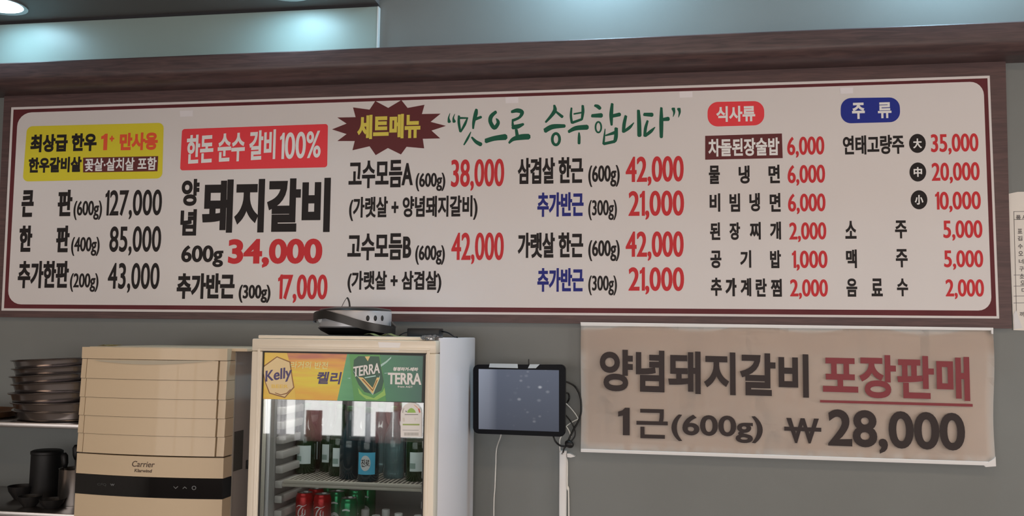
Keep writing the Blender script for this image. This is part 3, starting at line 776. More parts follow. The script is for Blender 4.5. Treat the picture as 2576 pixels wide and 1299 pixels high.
tp = flatpx('tape', [(951, 861), (1008, 863), (1003, 884), (955, 882)], FY - .0005, TAPE2, fr); tp['label'] = 'pale lavender tape patch on the door top'
# hinge cover with crumpled clear tape
bm = bmesh.new(); n = 9; G = []
p0 = U(1063, 846, FY + .02); p1 = U(1100, 847, FY + .02)
for j in range(4):
    row = []
    for i in range(n):
        u = i / (n - 1); x = p0.x + (p1.x - p0.x) * u
        row.append(bm.verts.new((x + random.uniform(-.002, .002), FY - .003 + j * .018, ftop + .006 - (.012 if j == 0 else 0) * random.uniform(.4, 1) + random.uniform(-.004, .004))))
    G.append(row)
for j in range(3):
    for i in range(n - 1): bm.faces.new((G[j][i], G[j][i + 1], G[j + 1][i + 1], G[j + 1][i]))
bmesh.ops.solidify(bm, geom=bm.faces[:], thickness=.001)
finish('hinge_tape', bm, mat('crumpled_clear_tape', (.45, .45, .45, 1), .12, metal=.5), fr)['label'] = 'crumpled shiny tape over the door hinge'
boxo('hinge', p1.x - .03, p1.x - .004, FY + .004, BODYY + .05, dtop + .0005, ftop + .003, mat('hinge_metal', (.4, .4, .4, 1), .3, metal=1), fr, .001)
boxo('top_lip', fx0 + .014, p1.x - .032, FY + .01, BODYY - .001, dtop + .0003, ftop + .003, CREAM, fr, .003)

boxo('added_interior_lamp', ix0 + .05, ix1 - .05, BODYY + .004, BODYY + .03, ftop - .085, ftop - .07, mat('added_lamp_tube', (.9, .9, .9, 1), .4, emit=(1, .97, .92, 1), es=5), fr, .003)  # unseen lamp, added to brighten the shelves and drinks
light('added_interior_light', 'AREA', ((ix0 + ix1) / 2, BODYY - .002, ftop - .09), .8, (1, .96, .9), .45, .03, look=(0, .25, -1), parent=fr)  # light of the added lamp, set to reach the shelf fronts
# ------------------------------------------------------------------ drinks in the fridge
def px_at(px, py_base, zz):
    """point where the ray through a pixel meets height zz"""
    d = rt * ((px - 1288) / F) + fw - up * ((py_base - 649.5) / F)
    return CAM + d * ((zz - CAM.z) / d.z)
GLG = mat('green_bottle_glass', (.008, .055, .02, 1), .08, trans=.25, coat=.4)
GLT_ = mat('teal_bottle_glass', (.01, .05, .065, 1), .08, trans=.25, coat=.4)
GLC = mat('pale_bottle_glass', (.35, .55, .58, 1), .06, trans=.7, coat=.4)
LABG = mat('pale_green_label', A(165, 185, 160, 1.2), .5); LABB = mat('sky_blue_label', A(62, 130, 175, 1.3), .45); LABW = mat('cream_label_disc', A(215, 210, 200, 1.1), .5)
CAPM = mat('green_cap', (.05, .14, .06, 1), .3, metal=.6)
SOJU = [(0, 0), (.030, 0), (.0325, .003), (.0325, .108), (.031, .122), (.024, .143), (.0165, .158), (.0135, .175), (.0125, .197), (.0142, .199), (.0142, .204), (.0125, .206)]
def bottle(name, label, glass, lab=None, lz=(.030, .086), cat='bottle', group=None, side=41):
    t = thing(name, label, cat, (0, 0, 0), group)
    latheo('glass_body', SOJU, (0, 0, 0), glass, t, 24)
    latheo('cap', [(.0138, .200), (.0146, .201), (.0146, .214), (.0135, .216), (0, .216)], (0, 0, 0), CAPM, t, 16)
    if lab:
        bm = bmesh.new(); n = 14; r = .0331; V = []
        for i in range(n + 1):
            a = math.radians(-90 - side + 2 * side * i / n + 8); V.append((bm.verts.new((r * math.cos(a), r * math.sin(a), lz[0])), bm.verts.new((r * math.cos(a), r * math.sin(a), lz[1]))))
        for i in range(n): bm.faces.new((V[i][0], V[i + 1][0], V[i + 1][1], V[i][1]))
        finish('paper_label', bm, lab, t, smooth=True)
    return t
Z1 = sz[0]
def place(o, px, py, **k):
    p = px_at(px, py - 4.5, Z1); p.z = Z1 - .0017; o.location = p; return o
b1 = bottle('green_bottle', 'dark green bottle with pale label, leftmost on the top fridge shelf', GLG, LABG, group='green bottles on the fridge shelf')
for ch in b1.children:
    if ch.name.startswith('paper_label'):
        bm = bmesh.new()
        V = []
        for i in range(6):
            a = math.radians(-122 + i * 6); V.append([bm.verts.new((.0334 * math.cos(a), .0334 * math.sin(a), z)) for z in (.038, .054)])
        for i in range(5): bm.faces.new((V[i][0], V[i + 1][0], V[i + 1][1], V[i][1]))
        finish('label_picture', bm, mat('label_grey_picture', A(120, 130, 120), .5), ch, smooth=True)
place(b1, 768, 1192)
gb = [(809, 1180, 'green bottle just right of the leftmost one, its label half turned'), (829, 1188, 'green bottle with pale label, third from the left, set back'), (853, 1199, 'green bottle with narrow pale label beside the unlabelled teal bottle')]
for px, py, lb in gb:
    o = dup(b1, (0, 0, 0), lb); place(o, px, py); o.rotation_euler = (0, 0, {809: -.9, 829: .1, 853: .25}[px])
o = dup(b1, (0, 0, 0), 'dark green bottle with cream label at the right edge of the fridge shelf'); place(o, 1047, 1212); o.rotation_euler = (0, 0, .2)
b2 = bottle('teal_bottle', 'tall dark teal bottle without label, in the middle of the fridge shelf', GLT_); place(b2, 880, 1207)
b3 = bottle('blue_label_bottle', 'blue-green bottle with bright blue label and round white emblem', GLT_, LABB, (.022, .086), side=48); place(b3, 925, 1213)
lab3 = [c for c in b3.children if c.name.startswith('paper_label')][0]
def wrap(name, polys, r, m, parent):
    xs = [p[0] for q in polys for p in q]; zs = [p[1] for q in polys for p in q]
    ex = [(x + .00013, z + .00017) for x in np.arange(min(xs), max(xs), .004) for z in np.arange(min(zs), max(zs), .006)]
    V, T = fill(polys, ex); me = bpy.data.meshes.new(name)
    me.from_pydata([(r * math.sin(x / r), -r * math.cos(x / r), z) for x, z in V], [], [tuple(f) for f in T]); me.update()
    me.materials.append(m); o = bpy.data.objects.new(name, me); C.objects.link(o); o.parent = parent; return o
wrap('label_disc', [[(.0155 * math.cos(2 * math.pi * i / 24) + .002, .055 + .0225 * math.sin(2 * math.pi * i / 24)) for i in range(24)]], .0334, LABW, lab3)
P = outlines('진로'); xs = [p[0] for q in P for p in q]; ys = [p[1] for q in P for p in q]
pol = []
for i, q in enumerate(P):
    q = [((p[0] - (min(xs) + max(xs)) / 2) * .0145 + .002, .045 + (p[1] - min(ys)) * .024) for p in q]
    dep = sum(inside(P[i][0], r) for j, r in enumerate(P) if j != i)
    if (area(q) > 0) != (dep % 2 == 0): q = q[::-1]
    pol.append(grow(q, .0004, .0004))
wrap('label_writing', pol, .0336, BLACK, lab3)
o = dup(b3, (0, 0, 0), 'blue-labelled bottle half hidden behind the teal bottle'); place(o, 903, 1192); o.rotation_euler = (0, 0, -.9)
b3['group'] = o['group'] = 'blue-labelled bottles'
b4 = bottle('pale_bottle', 'pale glass bottle right of the blue-labelled bottle', GLC, group='pale clear bottles'); place(b4, 958, 1190)
for px, py, lb in ((990, 1205, 'pale glass bottle, middle of the clear ones on the fridge shelf'), (1031, 1184, 'pale glass bottle next to the green bottle at the shelf edge')):
    place(dup(b4, (0, 0, 0), lb), px, py)
o = dup(b2, (0, 0, 0), 'dark bottle between the pale glass bottles'); place(o, 1010, 1190); b2['group'] = o['group'] = 'dark unlabelled bottles'
# cans on the second shelf
def can(name, label, m, group, deco=None):
    t = thing(name, label, 'can', (0, 0, 0), group)
    latheo('can_body', [(0, .002), (.020, .002), (.0215, 0), (.0265, .008), (.0265, .118), (.0255, .124), (.0225, .131), (.0232, .1335)], (0, 0, 0), m, t, 24)
    latheo('can_top', [(.0232, .1335), (.0225, .1335), (.0215, .129), (0, .129)], (0, 0, 0), mat('can_aluminium', (.6, .6, .6, 1), .25, metal=1), t, 24)
    bm = bmesh.new(); box(bm, -.006, .006, -.014, .003, .1295, .1305, .0004); finish('pull_tab', bm, MATS['can_aluminium'], t)
    if deco:
        body = t.children[0]
        pol = []
        for s in deco: 
            q = []
            Lx, Rx = [], []
            P = smoothpath([(a, b, c) for a, b, c in s], 4)
            for i, p in enumerate(P):
                d = P[min(i + 1, len(P) - 1)] - P[max(i - 1, 0)]; d = Vector((d.x, d.y)).normalized(); nn = Vector((-d.y, d.x)); h = p.z / 2
                Lx.append((p.x + nn.x * h, p.y + nn.y * h)); Rx.append((p.x - nn.x * h, p.y - nn.y * h))
            q = Lx + Rx[::-1]; pol.append(q if area(q) > 0 else q[::-1])
        wrap('can_script', pol, .0268, WHT, [c for c in t.children if c.name.startswith('can_body')][0])
    return t
sw = [[(-.018, .092, .001), (-.008, .098, .003), (.006, .096, .002), (.016, .101, .001)], [(.004, .097, .003), (-.007, .084, .004), (-.010, .070, .004), (-.002, .066, .003), (.006, .076, .002)], [(.006, .090, .002), (.003, .078, .003), (.006, .068, .002), (.012, .074, .002)], [(.012, .086, .002), (.012, .07, .002)]]
REDC = mat('red_can_paint', (.52, .012, .014, 1), .25, metal=.35); GRC = mat('green_can_paint', (.02, .26, .10, 1), .22, metal=.5)
Z2_ = sz[1]
ztop_can = U(768, 1238, -.42).z
ZS2 = ztop_can - .1335
# second shelf sits where the cans need it
c1 = can('red_can', 'red drink can with white script, leftmost in the fridge', REDC, 'red cans', sw)
g1 = can('green_can', 'bright green can in front, between the red cans and white caps', GRC, 'green cans', [[(-.012, .10, .004), (.0, .103, .005), (.012, .10, .004)], [(-.014, .06, .006), (.002, .07, .01), (.014, .062, .006)]])
def pcan(o, px, pyt, **k):
    p = px_at(px, pyt, ZS2 + .1335); p.z = ZS2; o.location = p
pcan(c1, 767, 1239)
for px, py, lb in ((812, 1243, 'red can, second from the left in the fridge'), (795, 1229, 'red can standing behind the two front red cans')):
    pcan(dup(c1, (0, 0, 0), lb), px, py)
pcan(g1, 878, 1253)
for px, py, lb in ((848, 1236, 'green can beside the second red can'), (897, 1232, 'green can right of the bright front green can'), (826, 1221, 'green can in the back row behind the second red can'), (866, 1222, 'green can in the back row behind the front green can'), (925, 1222, 'green can at the right of the back row')):
    pcan(dup(g1, (0, 0, 0), lb), px, py)
# white capped bottles, only caps in view
WCAP = mat('white_cap', A(215, 200, 190), .4)
def wbot(label):
    t = thing('capped_bottle', label, 'bottle', (0, 0, 0), 'white-capped bottles')
    latheo('bottle_body', [(0, 0), (.024, 0), (.025, .004), (.025, .040), (.020, .053), (.0105, .061), (.0105, .068)], (0, 0, 0), mat('dark_bottle', (.03, .04, .035, 1), .15, coat=.5), t, 20)
    latheo('cap', [(.0118, .067), (.0122, .068), (.0122, .085), (.0115, .086), (0, .086)], (0, 0, 0), WCAP, t, 20)
    return t
w1 = wbot('small bottle with white cap, right of the green cans')
def pw(o, px, py): p = px_at(px, py, ZS2 + .086); p.z = ZS2; o.location = p
pw(w1, 919, 1282)
for px, py, lb in ((971, 1282, 'small bottle with white cap, middle of the fridge, second from the cans'), (946, 1297, 'white-capped small bottle at the very front, between the two taller caps'), (1003, 1292, 'white-capped small bottle nearer the right'), (1052, 1297, 'white-capped small bottle at the right edge of the fridge')):
    pw(dup(w1, (0, 0, 0), lb), px, py)
# move the second shelf under the cans
for o in fr.children:
    if o.name.startswith('shelf.001'):
        o.location.z += ZS2 - sz[1] + .0015

# ------------------------------------------------------------------ things on top of the fridge
FT = ftop
SILV = mat('brushed_silver', (.50, .50, .52, 1), .35, metal=.35); BLKP = mat('black_plastic', (.012, .012, .012, 1), .4); BLKG = mat('satin_black_metal', (.03, .027, .025, 1), .35, metal=.3)
AYc = -.27
cc = U(894, 820, AYc); ar = (U(986, 810, AYc).x - U(808, 810, AYc).x) / 2
zt2, zb2 = U(894, 786, AYc).z, U(894, 828, AYc).z
ap_ = thing('round_cooker', 'round silver portable cooker with black lid, base and carrying strap', 'cooker', (cc.x, AYc, FT))
ar *= .97
latheo('shell', [(ar * .97, zb2), (ar, zb2 + .004), (ar, zt2 - .006), (ar * .98, zt2)], (cc.x, AYc, 0), SILV, ap_, 48)
latheo('lid', [(ar * .98, zt2), (ar * 1.0, zt2 + .002), (ar * .96, zt2 + .006), (ar * .6, zt2 + .012), (0, zt2 + .014)], (cc.x, AYc, 0), BLKG, ap_, 48)
latheo('base_pan', [(ar * .97, zb2), (ar * 1.03, zb2 - .001), (ar * .95, zb2 - .010), (ar * .72, FT + .001), (0, FT + .0005)], (cc.x, AYc, 0), BLKP, ap_, 48)
bm = bmesh.new(); n = 40; V = []
STZ = [U(894, v, AYc - (0, .06, .1, .12, .1, 0)[i]).z for i, v in enumerate((806, 798, 795, 806, 822, 834))]
for i in range(n + 1):
    a = math.radians(-178 + 178 * i / n); r = ar + .010
    x = cc.x + r * 1.04 * math.cos(a); y = AYc + r * math.sin(a)
    u = (math.cos(a) + 1) / 2
    zc = float(np.interp(u, [0, .12, .28, .5, .75, 1], STZ))
    h = .013
    V.append([bm.verts.new((x, y, zc - h)), bm.verts.new((x, y, zc + h)), bm.verts.new((x + .004 * math.cos(a), y + .004 * math.sin(a), zc + h)), bm.verts.new((x + .004 * math.cos(a), y + .004 * math.sin(a), zc - h))])
for i in range(n):
    for k in range(4): bm.faces.new((V[i][k], V[i][(k + 1) % 4], V[i + 1][(k + 1) % 4], V[i + 1][k]))
bm.faces.new(V[0]); bm.faces.new(V[-1][::-1])
finish('strap_handle', bm, BLKG, ap_, auto=.6)
p = U(814, 808, AYc - .05); bm = bmesh.new()
bmesh.ops.create_cone(bm, cap_ends=True, segments=20, radius1=.0105, radius2=.009, depth=.012, matrix=Matrix.Translation((p.x, p.y - .02, p.z)) @ Matrix.Rotation(math.radians(90), 4, 'X') @ Matrix.Rotation(math.radians(-35), 4, 'Y'))
finish('pivot', bm, mat('pale_pivot', (.7, .7, .7, 1), .3), ap_, auto=.7)
for px in (925, 944, 961):
    a = min((math.radians(k) for k in range(5, 175)), key=lambda k: abs(U(px, 804, AYc - ar * math.sin(k)).x - cc.x - ar * math.cos(k)))
    x, y = cc.x + ar * math.cos(a), AYc - ar * math.sin(a); z = U(px, 804, y).z
    bm = bmesh.new(); bmesh.ops.create_uvsphere(bm, u_segments=16, v_segments=8, radius=1, matrix=Matrix.Translation((x, y, z)) @ Matrix.Rotation(math.pi / 2 - a, 4, 'Z') @ Matrix.Diagonal((.0058, .003, .009, 1)))
    finish('knob', bm, BLKP, ap_, smooth=True)
bm = bmesh.new(); q = [U(*p, AYc) for p in ((986, 812), (990, 818), (1000, 827), (986, 826))]; prism(bm, [(v.x, v.z) for v in q], AYc - .01, AYc + .01); finish('spout', bm, BLKP, ap_)
bm = bmesh.new(); tube(bm, smoothpath([U(*p, AYc) for p in ((859, 777), (865, 764), (873, 753), (878, 762), (880, 777))]), [.001] * 12 + [.003] * 13, 6); finish('wire_loop', bm, BLKG, ap_, smooth=True)
# flat dark tray under it
boxo('black_tray', U(770, 850, -.3).x, U(985, 850, -.3).x, -.42, -.18, FT + .0002, FT + .0035, BLKP, None, .001)
tag(bpy.data.objects['black_tray'], 'thin black mat under the silver cooker on the fridge', 'tray')
ap_.location.z += .0037
# power adapter
pa = thing('power_adapter', 'black power adapter brick with cables, on top of the fridge', 'adapter', tuple(U(1070, 847, -.2)))
a0, a1 = U(1032, 826, -.2), U(1112, 847, -.2)
boxo('brick', a0.x, a1.x, -.24, -.18, FT + .001, a0.z, BLKP, pa, .004)
cable('cable', [(1112, 834, -.21), (1128, 838, -.23), (1142, 847, -.26), (1150, 849, -.3)], -.2, .003, BLKP, pa)
cable('cable', [(1033, 836, -.21), (1018, 838, -.22), (1003, 846, -.2)], -.2, .002, BLKP, pa)
# curled strip
YG = mat('yellow_green_paper', A(140, 135, 85), .6); bm = bmesh.new()
pts = [U(*p, -.55) for p in ((918, 842), (926, 840), (935, 841), (948, 846), (958, 848), (968, 842), (976, 840), (984, 843), (998, 848), (1015, 850))]
V = [[bm.verts.new((p.x, -.56, max(p.z, FT + .0035))), bm.verts.new((p.x, -.52, max(p.z, FT + .0035) + .001))] for p in smoothpath(pts, 3)]
for i in range(len(V) - 1): bm.faces.new((V[i][0], V[i + 1][0], V[i + 1][1], V[i][1]))
bmesh.ops.solidify(bm, geom=bm.faces[:], thickness=.0012)
tag(finish('paper_strip', bm, YG, smooth=True), 'curled yellow-green paper strip at the front edge of the fridge top', 'paper')

# ------------------------------------------------------------------ floor air conditioner
AF = -.50; BEI = mat('aged_beige_plastic', A(182, 154, 126, .86), .38, coat=.15, var=.02, vscale=3); BEI2 = mat('beige_side_plastic', A(150, 126, 104), .4)
BLK = mat('gloss_black_band', (.006, .006, .006, 1), .12, coat=.5)
ax0, ax1 = U(201, 1000, AF).x, U(568, 1000, AF).x
ac = thing('floor_air_conditioner', 'tall beige floor-standing air conditioner with louvred front and black band', 'air conditioner', ((ax0 + ax1) / 2, -.3, 0))
BUL = .022
def arc(x0, x1, y, n=16):
    out = []
    for i in range(n + 1):
        x = x0 + (x1 - x0) * i / n; t = (x - ax0) / (ax1 - ax0); out.append((x, y - BUL * (1 - (2 * t - 1) ** 2)))
    return out
def acseg(name, x0, x1, z0, z1, m, yf=AF, yb=AF + .055, ztilt=0, bev=.002, parent=None, top_in=0):
    bm = bmesh.new()
    A0 = arc(x0, x1, yf); lo = A0 + [(x1, yb), (x0, yb)]; hi = [(x, y + (top_in if i < len(A0) else 0)) for i, (x, y) in enumerate(lo)]
    a = [bm.verts.new((x, y, z0)) for x, y in lo]; b = [bm.verts.new((x, y, z1)) for x, y in hi]
    bm.faces.new(a); bm.faces.new(b[::-1]); n = len(lo)
    for i in range(n): bm.faces.new((a[i], b[i], b[(i + 1) % n], a[(i + 1) % n]))
    if bev: bmesh.ops.bevel(bm, geom=[e for e in bm.edges if e.calc_face_angle(0) > .5], offset=bev, segments=2, affect='EDGES')
    return finish(name, bm, m, parent or ac, auto=.6)
za = lambda y, px=380: U(px, y, AF - BUL * .9).z
ztopA = U(385, 876, AF - .01).z; zg0 = za(905); zg = [za(v) for v in (906, 956, 1004, 1051, 1097, 1146)]
zb1, zb0 = U(385, 1202, AF - BUL).z, U(385, 1253, AF - BUL).z
acseg('top_cap', ax0, ax1, zg[0] + .001, ztopA, BEI, bev=.004)
gx0, gx1 = U(215, 1020, AF).x, U(549, 1020, AF).x
for i in range(5):
    zt0, zt1 = zg[i + 1], zg[i]
    sh_ = .0006
    acseg('louver', gx0 + .002, gx1 - .003, zt0 + sh_, zt1 - sh_, BEI, yf=AF - .003, top_in=.004, bev=.001)
    acseg('side_louver', ax0 - .0005 * i, gx0 - .0015, zt0 + sh_, zt1 - sh_, BEI, yf=AF - .001, top_in=.004, bev=.001)
    acseg('side_louver', gx1 + .0015, ax1, zt0 + sh_, zt1 - sh_, BEI, yf=AF - .001, top_in=.004, bev=.001)
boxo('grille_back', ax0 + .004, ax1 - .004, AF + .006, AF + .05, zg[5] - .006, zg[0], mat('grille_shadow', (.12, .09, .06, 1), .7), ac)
# grip recess: a crescent in the first louver
pts = [(230 + 310 * i / 14, 906.5 + 1.5 * i / 14) for i in range(15)] + [(540 - 310 * i / 14, 908 + 9.5 * math.sin(math.pi * i / 14)) for i in range(1, 14)]
V, T = fill([[(p.x, p.z) for p in [U(x, y, AF - .02) for x, y in pts]][::-1]])
me = bpy.data.meshes.new('grip_recess'); me.from_pydata([(x, AF - .0036 - BUL * (1 - (2 * (x - ax0) / (ax1 - ax0) - 1) ** 2), z) for x, z in V], [], [tuple(f) for f in T])
link_mesh('grip_recess', me, mat('grip_grey', A(150, 134, 116), .5), ac)
acseg('logo_panel', ax0 - .001, ax1, zb1 + .001, zg[5] - .004, BEI, bev=.001)
acseg('control_band', ax0 - .001, ax1 + .0005, zb0 + .0005, zb1, BLK, yf=AF - .0015, bev=.001)
acseg('lower_panel', ax0 - .001, ax1, .1, zb0 - .0005, BEI, bev=.002)
acseg('plinth', ax0 + .01, ax1 - .01, 0, .1, BEI2, bev=.002)
boxo('edge_strip', ax1 - .012, ax1 + .001, AF + .056, AF + .062, .05, ztopA - .012, mat('pale_edge_metal', (.6, .56, .5, 1), .3, metal=.4), ac)
GREYB = mat('grey_cabinet_metal', A(120, 106, 98), .3, coat=.1)
boxo('cabinet_body', ax0 + .006, ax1 - .001, AF + .06, -.06, 0, ztopA - .006, GREYB, ac, .004)
boxo('top_tray', ax0 + .004, ax1 + .05, AF + .03, -.07, ztopA - .008, ztopA + .0015, BEI, ac, .002)
p0 = U(589, 1087, AF + .068); yy0, yy1 = AF + .068, AF + .128
boxo('side_label', ax1 - .001, ax1 + .0006, yy0, yy1, U(589, 1187, yy0).z, U(589, 1087, yy0).z, mat('dark_side_label', A(62, 56, 50), .5), ac)
boxo('side_clip', ax1 - .001, ax1 + .006, AF + .155, AF + .165, U(612, 1180, AF + .16).z, U(612, 1158, AF + .16).z, BLKP, ac, .001)
def bulged(o):
    for v in o.data.vertices:
        x = v.co.x + base_of(ac).x; t = (x - ax0) / (ax1 - ax0)
        v.co.y += -BUL * (1 - (2 * t - 1) ** 2) + BUL
INKB = mat('dark_brown_logo', A(70, 52, 42), .5); ICON = mat('grey_icon', (.16, .17, .18, 1), .5)
YL = AF - BUL - .0006
bulged(letters('Carrier', 331, 1160, 390, 1177, INKB, ac, YL, .25, sh=.2, ref='C')); bulged(letters('Klarwind', 338, 1180, 382, 1190, INKB, ac, YL, .35, sh=.15, ref='K'))
YI = AF - BUL - .0022
for pts in ([(435, 1224), (440, 1229), (446, 1224), (446, 1226), (440, 1231.5), (435, 1226)], [(457, 1230), (462, 1225.5), (467, 1230), (467, 1232), (462, 1228), (457, 1232)]):
    bulged(flatpx('icon', pts, YI, ICON, ac))
V_ = [[(p.x, p.z) for p in [U(484 + r * math.cos(a * .5236), 1229.5 + r * math.sin(a * .5236), YI) for a in range(12)]] for r in (5.5, 3.6)]
V_[0] = V_[0] if area(V_[0]) > 0 else V_[0][::-1]; V_[1] = V_[1] if area(V_[1]) < 0 else V_[1][::-1]
bulged(flatmesh('icon', V_, YI, ICON, ac))
DIM = mat('dim_icon', (.05, .055, .055, 1), .5)
bulged(letters('CFQ', 240, 1217, 265, 1225, DIM, ac, YI, .2)); bulged(letters('w', 275, 1218, 286, 1224, ICON, ac, YI, .3))
# scrap of yellow tape on top
bm = bmesh.new(); p = U(288, 868, -.40); V = [[bm.verts.new((p.x - .03 + .012 * i, -.45 + j * .05, ztopA + .003 + .004 * ((i * 7 + j * 3) % 3) / 2)) for j in range(2)] for i in range(6)]
for i in range(5): bm.faces.new((V[i][0], V[i + 1][0], V[i + 1][1], V[i][1]))
bmesh.ops.solidify(bm, geom=bm.faces[:], thickness=.0006)
tag(finish('tape_scrap', bm, mat('yellowed_tape', A(140, 118, 70), .4)), 'scrap of yellowed tape on top of the air conditioner', 'tape')

# ------------------------------------------------------------------ steel shelf with bowls at the left
STEEL = mat('stainless_steel', (.42, .40, .39, 1), .3, metal=1, bump=.05, bscale=60); STEELD = mat('worn_steel_bowl', (.46, .43, .43, 1), .2, metal=1, bump=.03, bscale=40)
sh = thing('steel_shelf', 'stainless steel kitchen shelf unit at the left, beside the air conditioner', 'shelf', (-1.75, -.2, 0))
zu = U(100, 1065, -.41).z; zlw = U(100, 1291, -.41).z
sx0, sx1 = -2.6, ax0 - .06
for nm, z, th in (('upper_shelf', zu, .016), ('lower_shelf', zlw, .02)):
    bm = bmesh.new(); box(bm, sx0, sx1, -.41, .0, z - th, z, .002); finish(nm, bm, STEEL, sh, auto=.6)
boxo('bottom_shelf', sx0, sx1, -.41, 0, .25, .27, STEEL, sh, .002)
for x in (sx0 + .02,):
    for y in (-.39, -.02): 
        bm = bmesh.new(); tube(bm, [(x, y, 0), (x, y, zu - .0162)], .014, 12); finish('post', bm, STEEL, sh, smooth=True)
# basins: nested, leaning more and more to the left
by = -.235; s_ = 1 / (F / (CAM.y * -1 + by))
rimpy = [1029, 1006, 984, 962, 941, 921, 903]
prev = None
for k, py in enumerate(rimpy):
    Rr = .188 - .002 * k + (.0 if k else -.012)
    cpx = 178 + (0, 4, -3, 2, -4, 0, -3)[k]
    c0 = U(cpx, py, by)
    H = .055 if k else c0.z - zu - .0008
    prof = [(0, -H), (Rr * .86, -H), (Rr * .90, -H + .003), (Rr * .965, -.008), (Rr * .975, -.003), (Rr + .003, -.002), (Rr + .0045, .0005), (Rr + .003, .003), (Rr - .004, .002), (Rr * .955, -.006), (Rr * .89, -H + .004), (0, -H + .0015)]
    labs = ('bottom steel basin of the stack, resting on the upper shelf', 'second steel basin from the bottom of the stack', 'third steel basin from the bottom of the stack', 'middle steel basin of the leaning stack', 'third steel basin from the top of the stack', 'second steel basin from the top of the stack', 'topmost steel basin of the stack')
    bm = bmesh.new(); lathe(bm, prof, n=56)
    o = finish('steel_basin', bm, STEELD, auto=.5); o.location = c0; o.rotation_euler = (math.radians((0, 1, 0, -1, 0, 1, 0)[k]), math.radians((0, -1.2, -2.2, -3.2, -3.6, -3.4, -2.8)[k]), 0)
    tag(o, labs[k], 'basin', 'steel basins stacked on the upper shelf')
# warm brass tray, left of the stack, cut by the frame
c0 = U(-30, 1030, -.27)
o = latheo('brass_tray', [(0, 0), (.14, 0), (.155, .006), (.165, .022), (.168, .022), (.158, .003), (.142, -.0015), (0, -.0015)], (0, 0, 0), mat('brown_brass', (.22, .12, .07, 1), .35, metal=.8), None, 40)
o.location = (c0.x - .06, -.3, zu + .002); tag(o, 'dark brass tray left of the basin stack, cut by the frame', 'tray')
DK = mat('black_canister_plastic', (.008, .008, .009, 1), .5)
def z_on(px, y): return U(px, 1200, y)
c = U(112, 1270, -.16)
o = latheo('black_canister', [(0, 0), (.050, 0), (.052, .004), (.051, .150), (.053, .152), (.053, .161), (.045, .165), (0, .165)], (0, 0, 0), DK, None, 32)
o.location = (c.x, -.16, zlw); tag(o, 'tall black canister on the lower steel shelf', 'canister')
uh = thing('utensil_holder', 'round steel utensil holder on the lower shelf, against the air conditioner', 'utensil holder', (0, 0, 0))
latheo('cup', [(0, 0), (.050, 0), (.051, .003), (.051, .118), (.0525, .120), (.0495, .119), (.049, .003), (0, .003)], (0, 0, 0), STEEL, uh, 32)
c = U(186, 1270, -.25); uh.location = (c.x, -.25, zlw)
UTL = ('black-handled ladle leaning left in the steel holder', 'black-handled ladle upright in the steel holder', 'black-handled ladle leaning right in the steel holder', 'short black-handled ladle at the back of the steel holder')
for i, (dx, dy, h, tl_) in enumerate(((-.022, -.01, .165, -.10), (-.006, .012, .190, -.02), (.012, -.008, .180, .05), (.02, .015, .160, .12))):
    u = thing('ladle', UTL[i], 'ladle', (c.x + dx, -.25 + dy, zlw + .006), 'ladles in the steel holder')
    b_ = base_of(u); bm = bmesh.new(); tube(bm, [b_, b_ + Vector((tl_ * .1, 0, h - .05))], .0035, 8); finish('rod', bm, STEEL, u, smooth=True)
    bm = bmesh.new(); p_ = b_ + Vector((tl_ * .1, 0, h - .05)); e_ = b_ + Vector((tl_ * h, 0, h))
    tube(bm, [p_, p_.lerp(e_, .3), p_.lerp(e_, .8), e_], [.006, .011, .012, .006], 10); finish('grip', bm, DK, u, smooth=True)
for i, (px, y, r, h, lb) in enumerate(((52, -.2, .045, .045, 'black bowl on the lower shelf, left of the canister'), (74, -.32, .038, .035, 'small black bowl in front of the canister'), (130, -.33, .040, .03, 'black saucer in front of the steel utensil holder'))):
    c = U(px, 1280, y)
    o = latheo('black_bowl', [(0, .002), (r * .5, 0), (r * .9, h * .6), (r, h), (r * .95, h), (r * .85, h * .6), (r * .45, .005), (0, .005)], (0, 0, 0), DK, None, 28); o.location = (c.x, y, zlw)
    tag(o, lb, 'bowl', 'black bowls on the lower shelf')

# ------------------------------------------------------------------ wall tablet and its wiring
TBY = -.13
tb = thing('wall_tablet', 'black-framed order tablet mounted on the grey wall beside the fridge', 'tablet', tuple(U(1306, 1010, WY)))
BEZ = mat('black_bezel', (.006, .007, .010, 1), .35, spec=.08)
slab('housing', rquad([(1190, 918), (1422, 918), (1421, 1100), (1190, 1091)], 13), TBY, .028, BEZ, tb, bev=.003)
SCR = bpy.data.materials.new('painted_screen_reflections'); SCR.use_nodes = True; nt = SCR.node_tree; N = nt.nodes; p = N['Principled BSDF']  # reflected glow and blurred spots are painted into the screen's emission
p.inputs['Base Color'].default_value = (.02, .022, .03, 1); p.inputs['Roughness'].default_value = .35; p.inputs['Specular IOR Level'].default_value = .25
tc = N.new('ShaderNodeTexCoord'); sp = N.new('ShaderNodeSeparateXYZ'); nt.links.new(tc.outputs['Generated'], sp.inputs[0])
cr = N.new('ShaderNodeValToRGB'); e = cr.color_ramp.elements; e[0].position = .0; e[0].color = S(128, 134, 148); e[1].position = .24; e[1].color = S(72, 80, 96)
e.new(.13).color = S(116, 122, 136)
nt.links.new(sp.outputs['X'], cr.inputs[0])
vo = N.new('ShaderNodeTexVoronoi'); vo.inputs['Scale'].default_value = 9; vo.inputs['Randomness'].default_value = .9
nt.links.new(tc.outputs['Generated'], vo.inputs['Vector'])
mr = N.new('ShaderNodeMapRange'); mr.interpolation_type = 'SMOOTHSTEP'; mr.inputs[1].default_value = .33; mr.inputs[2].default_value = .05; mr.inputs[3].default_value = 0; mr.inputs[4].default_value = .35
nt.links.new(vo.outputs['Distance'], mr.inputs[0])
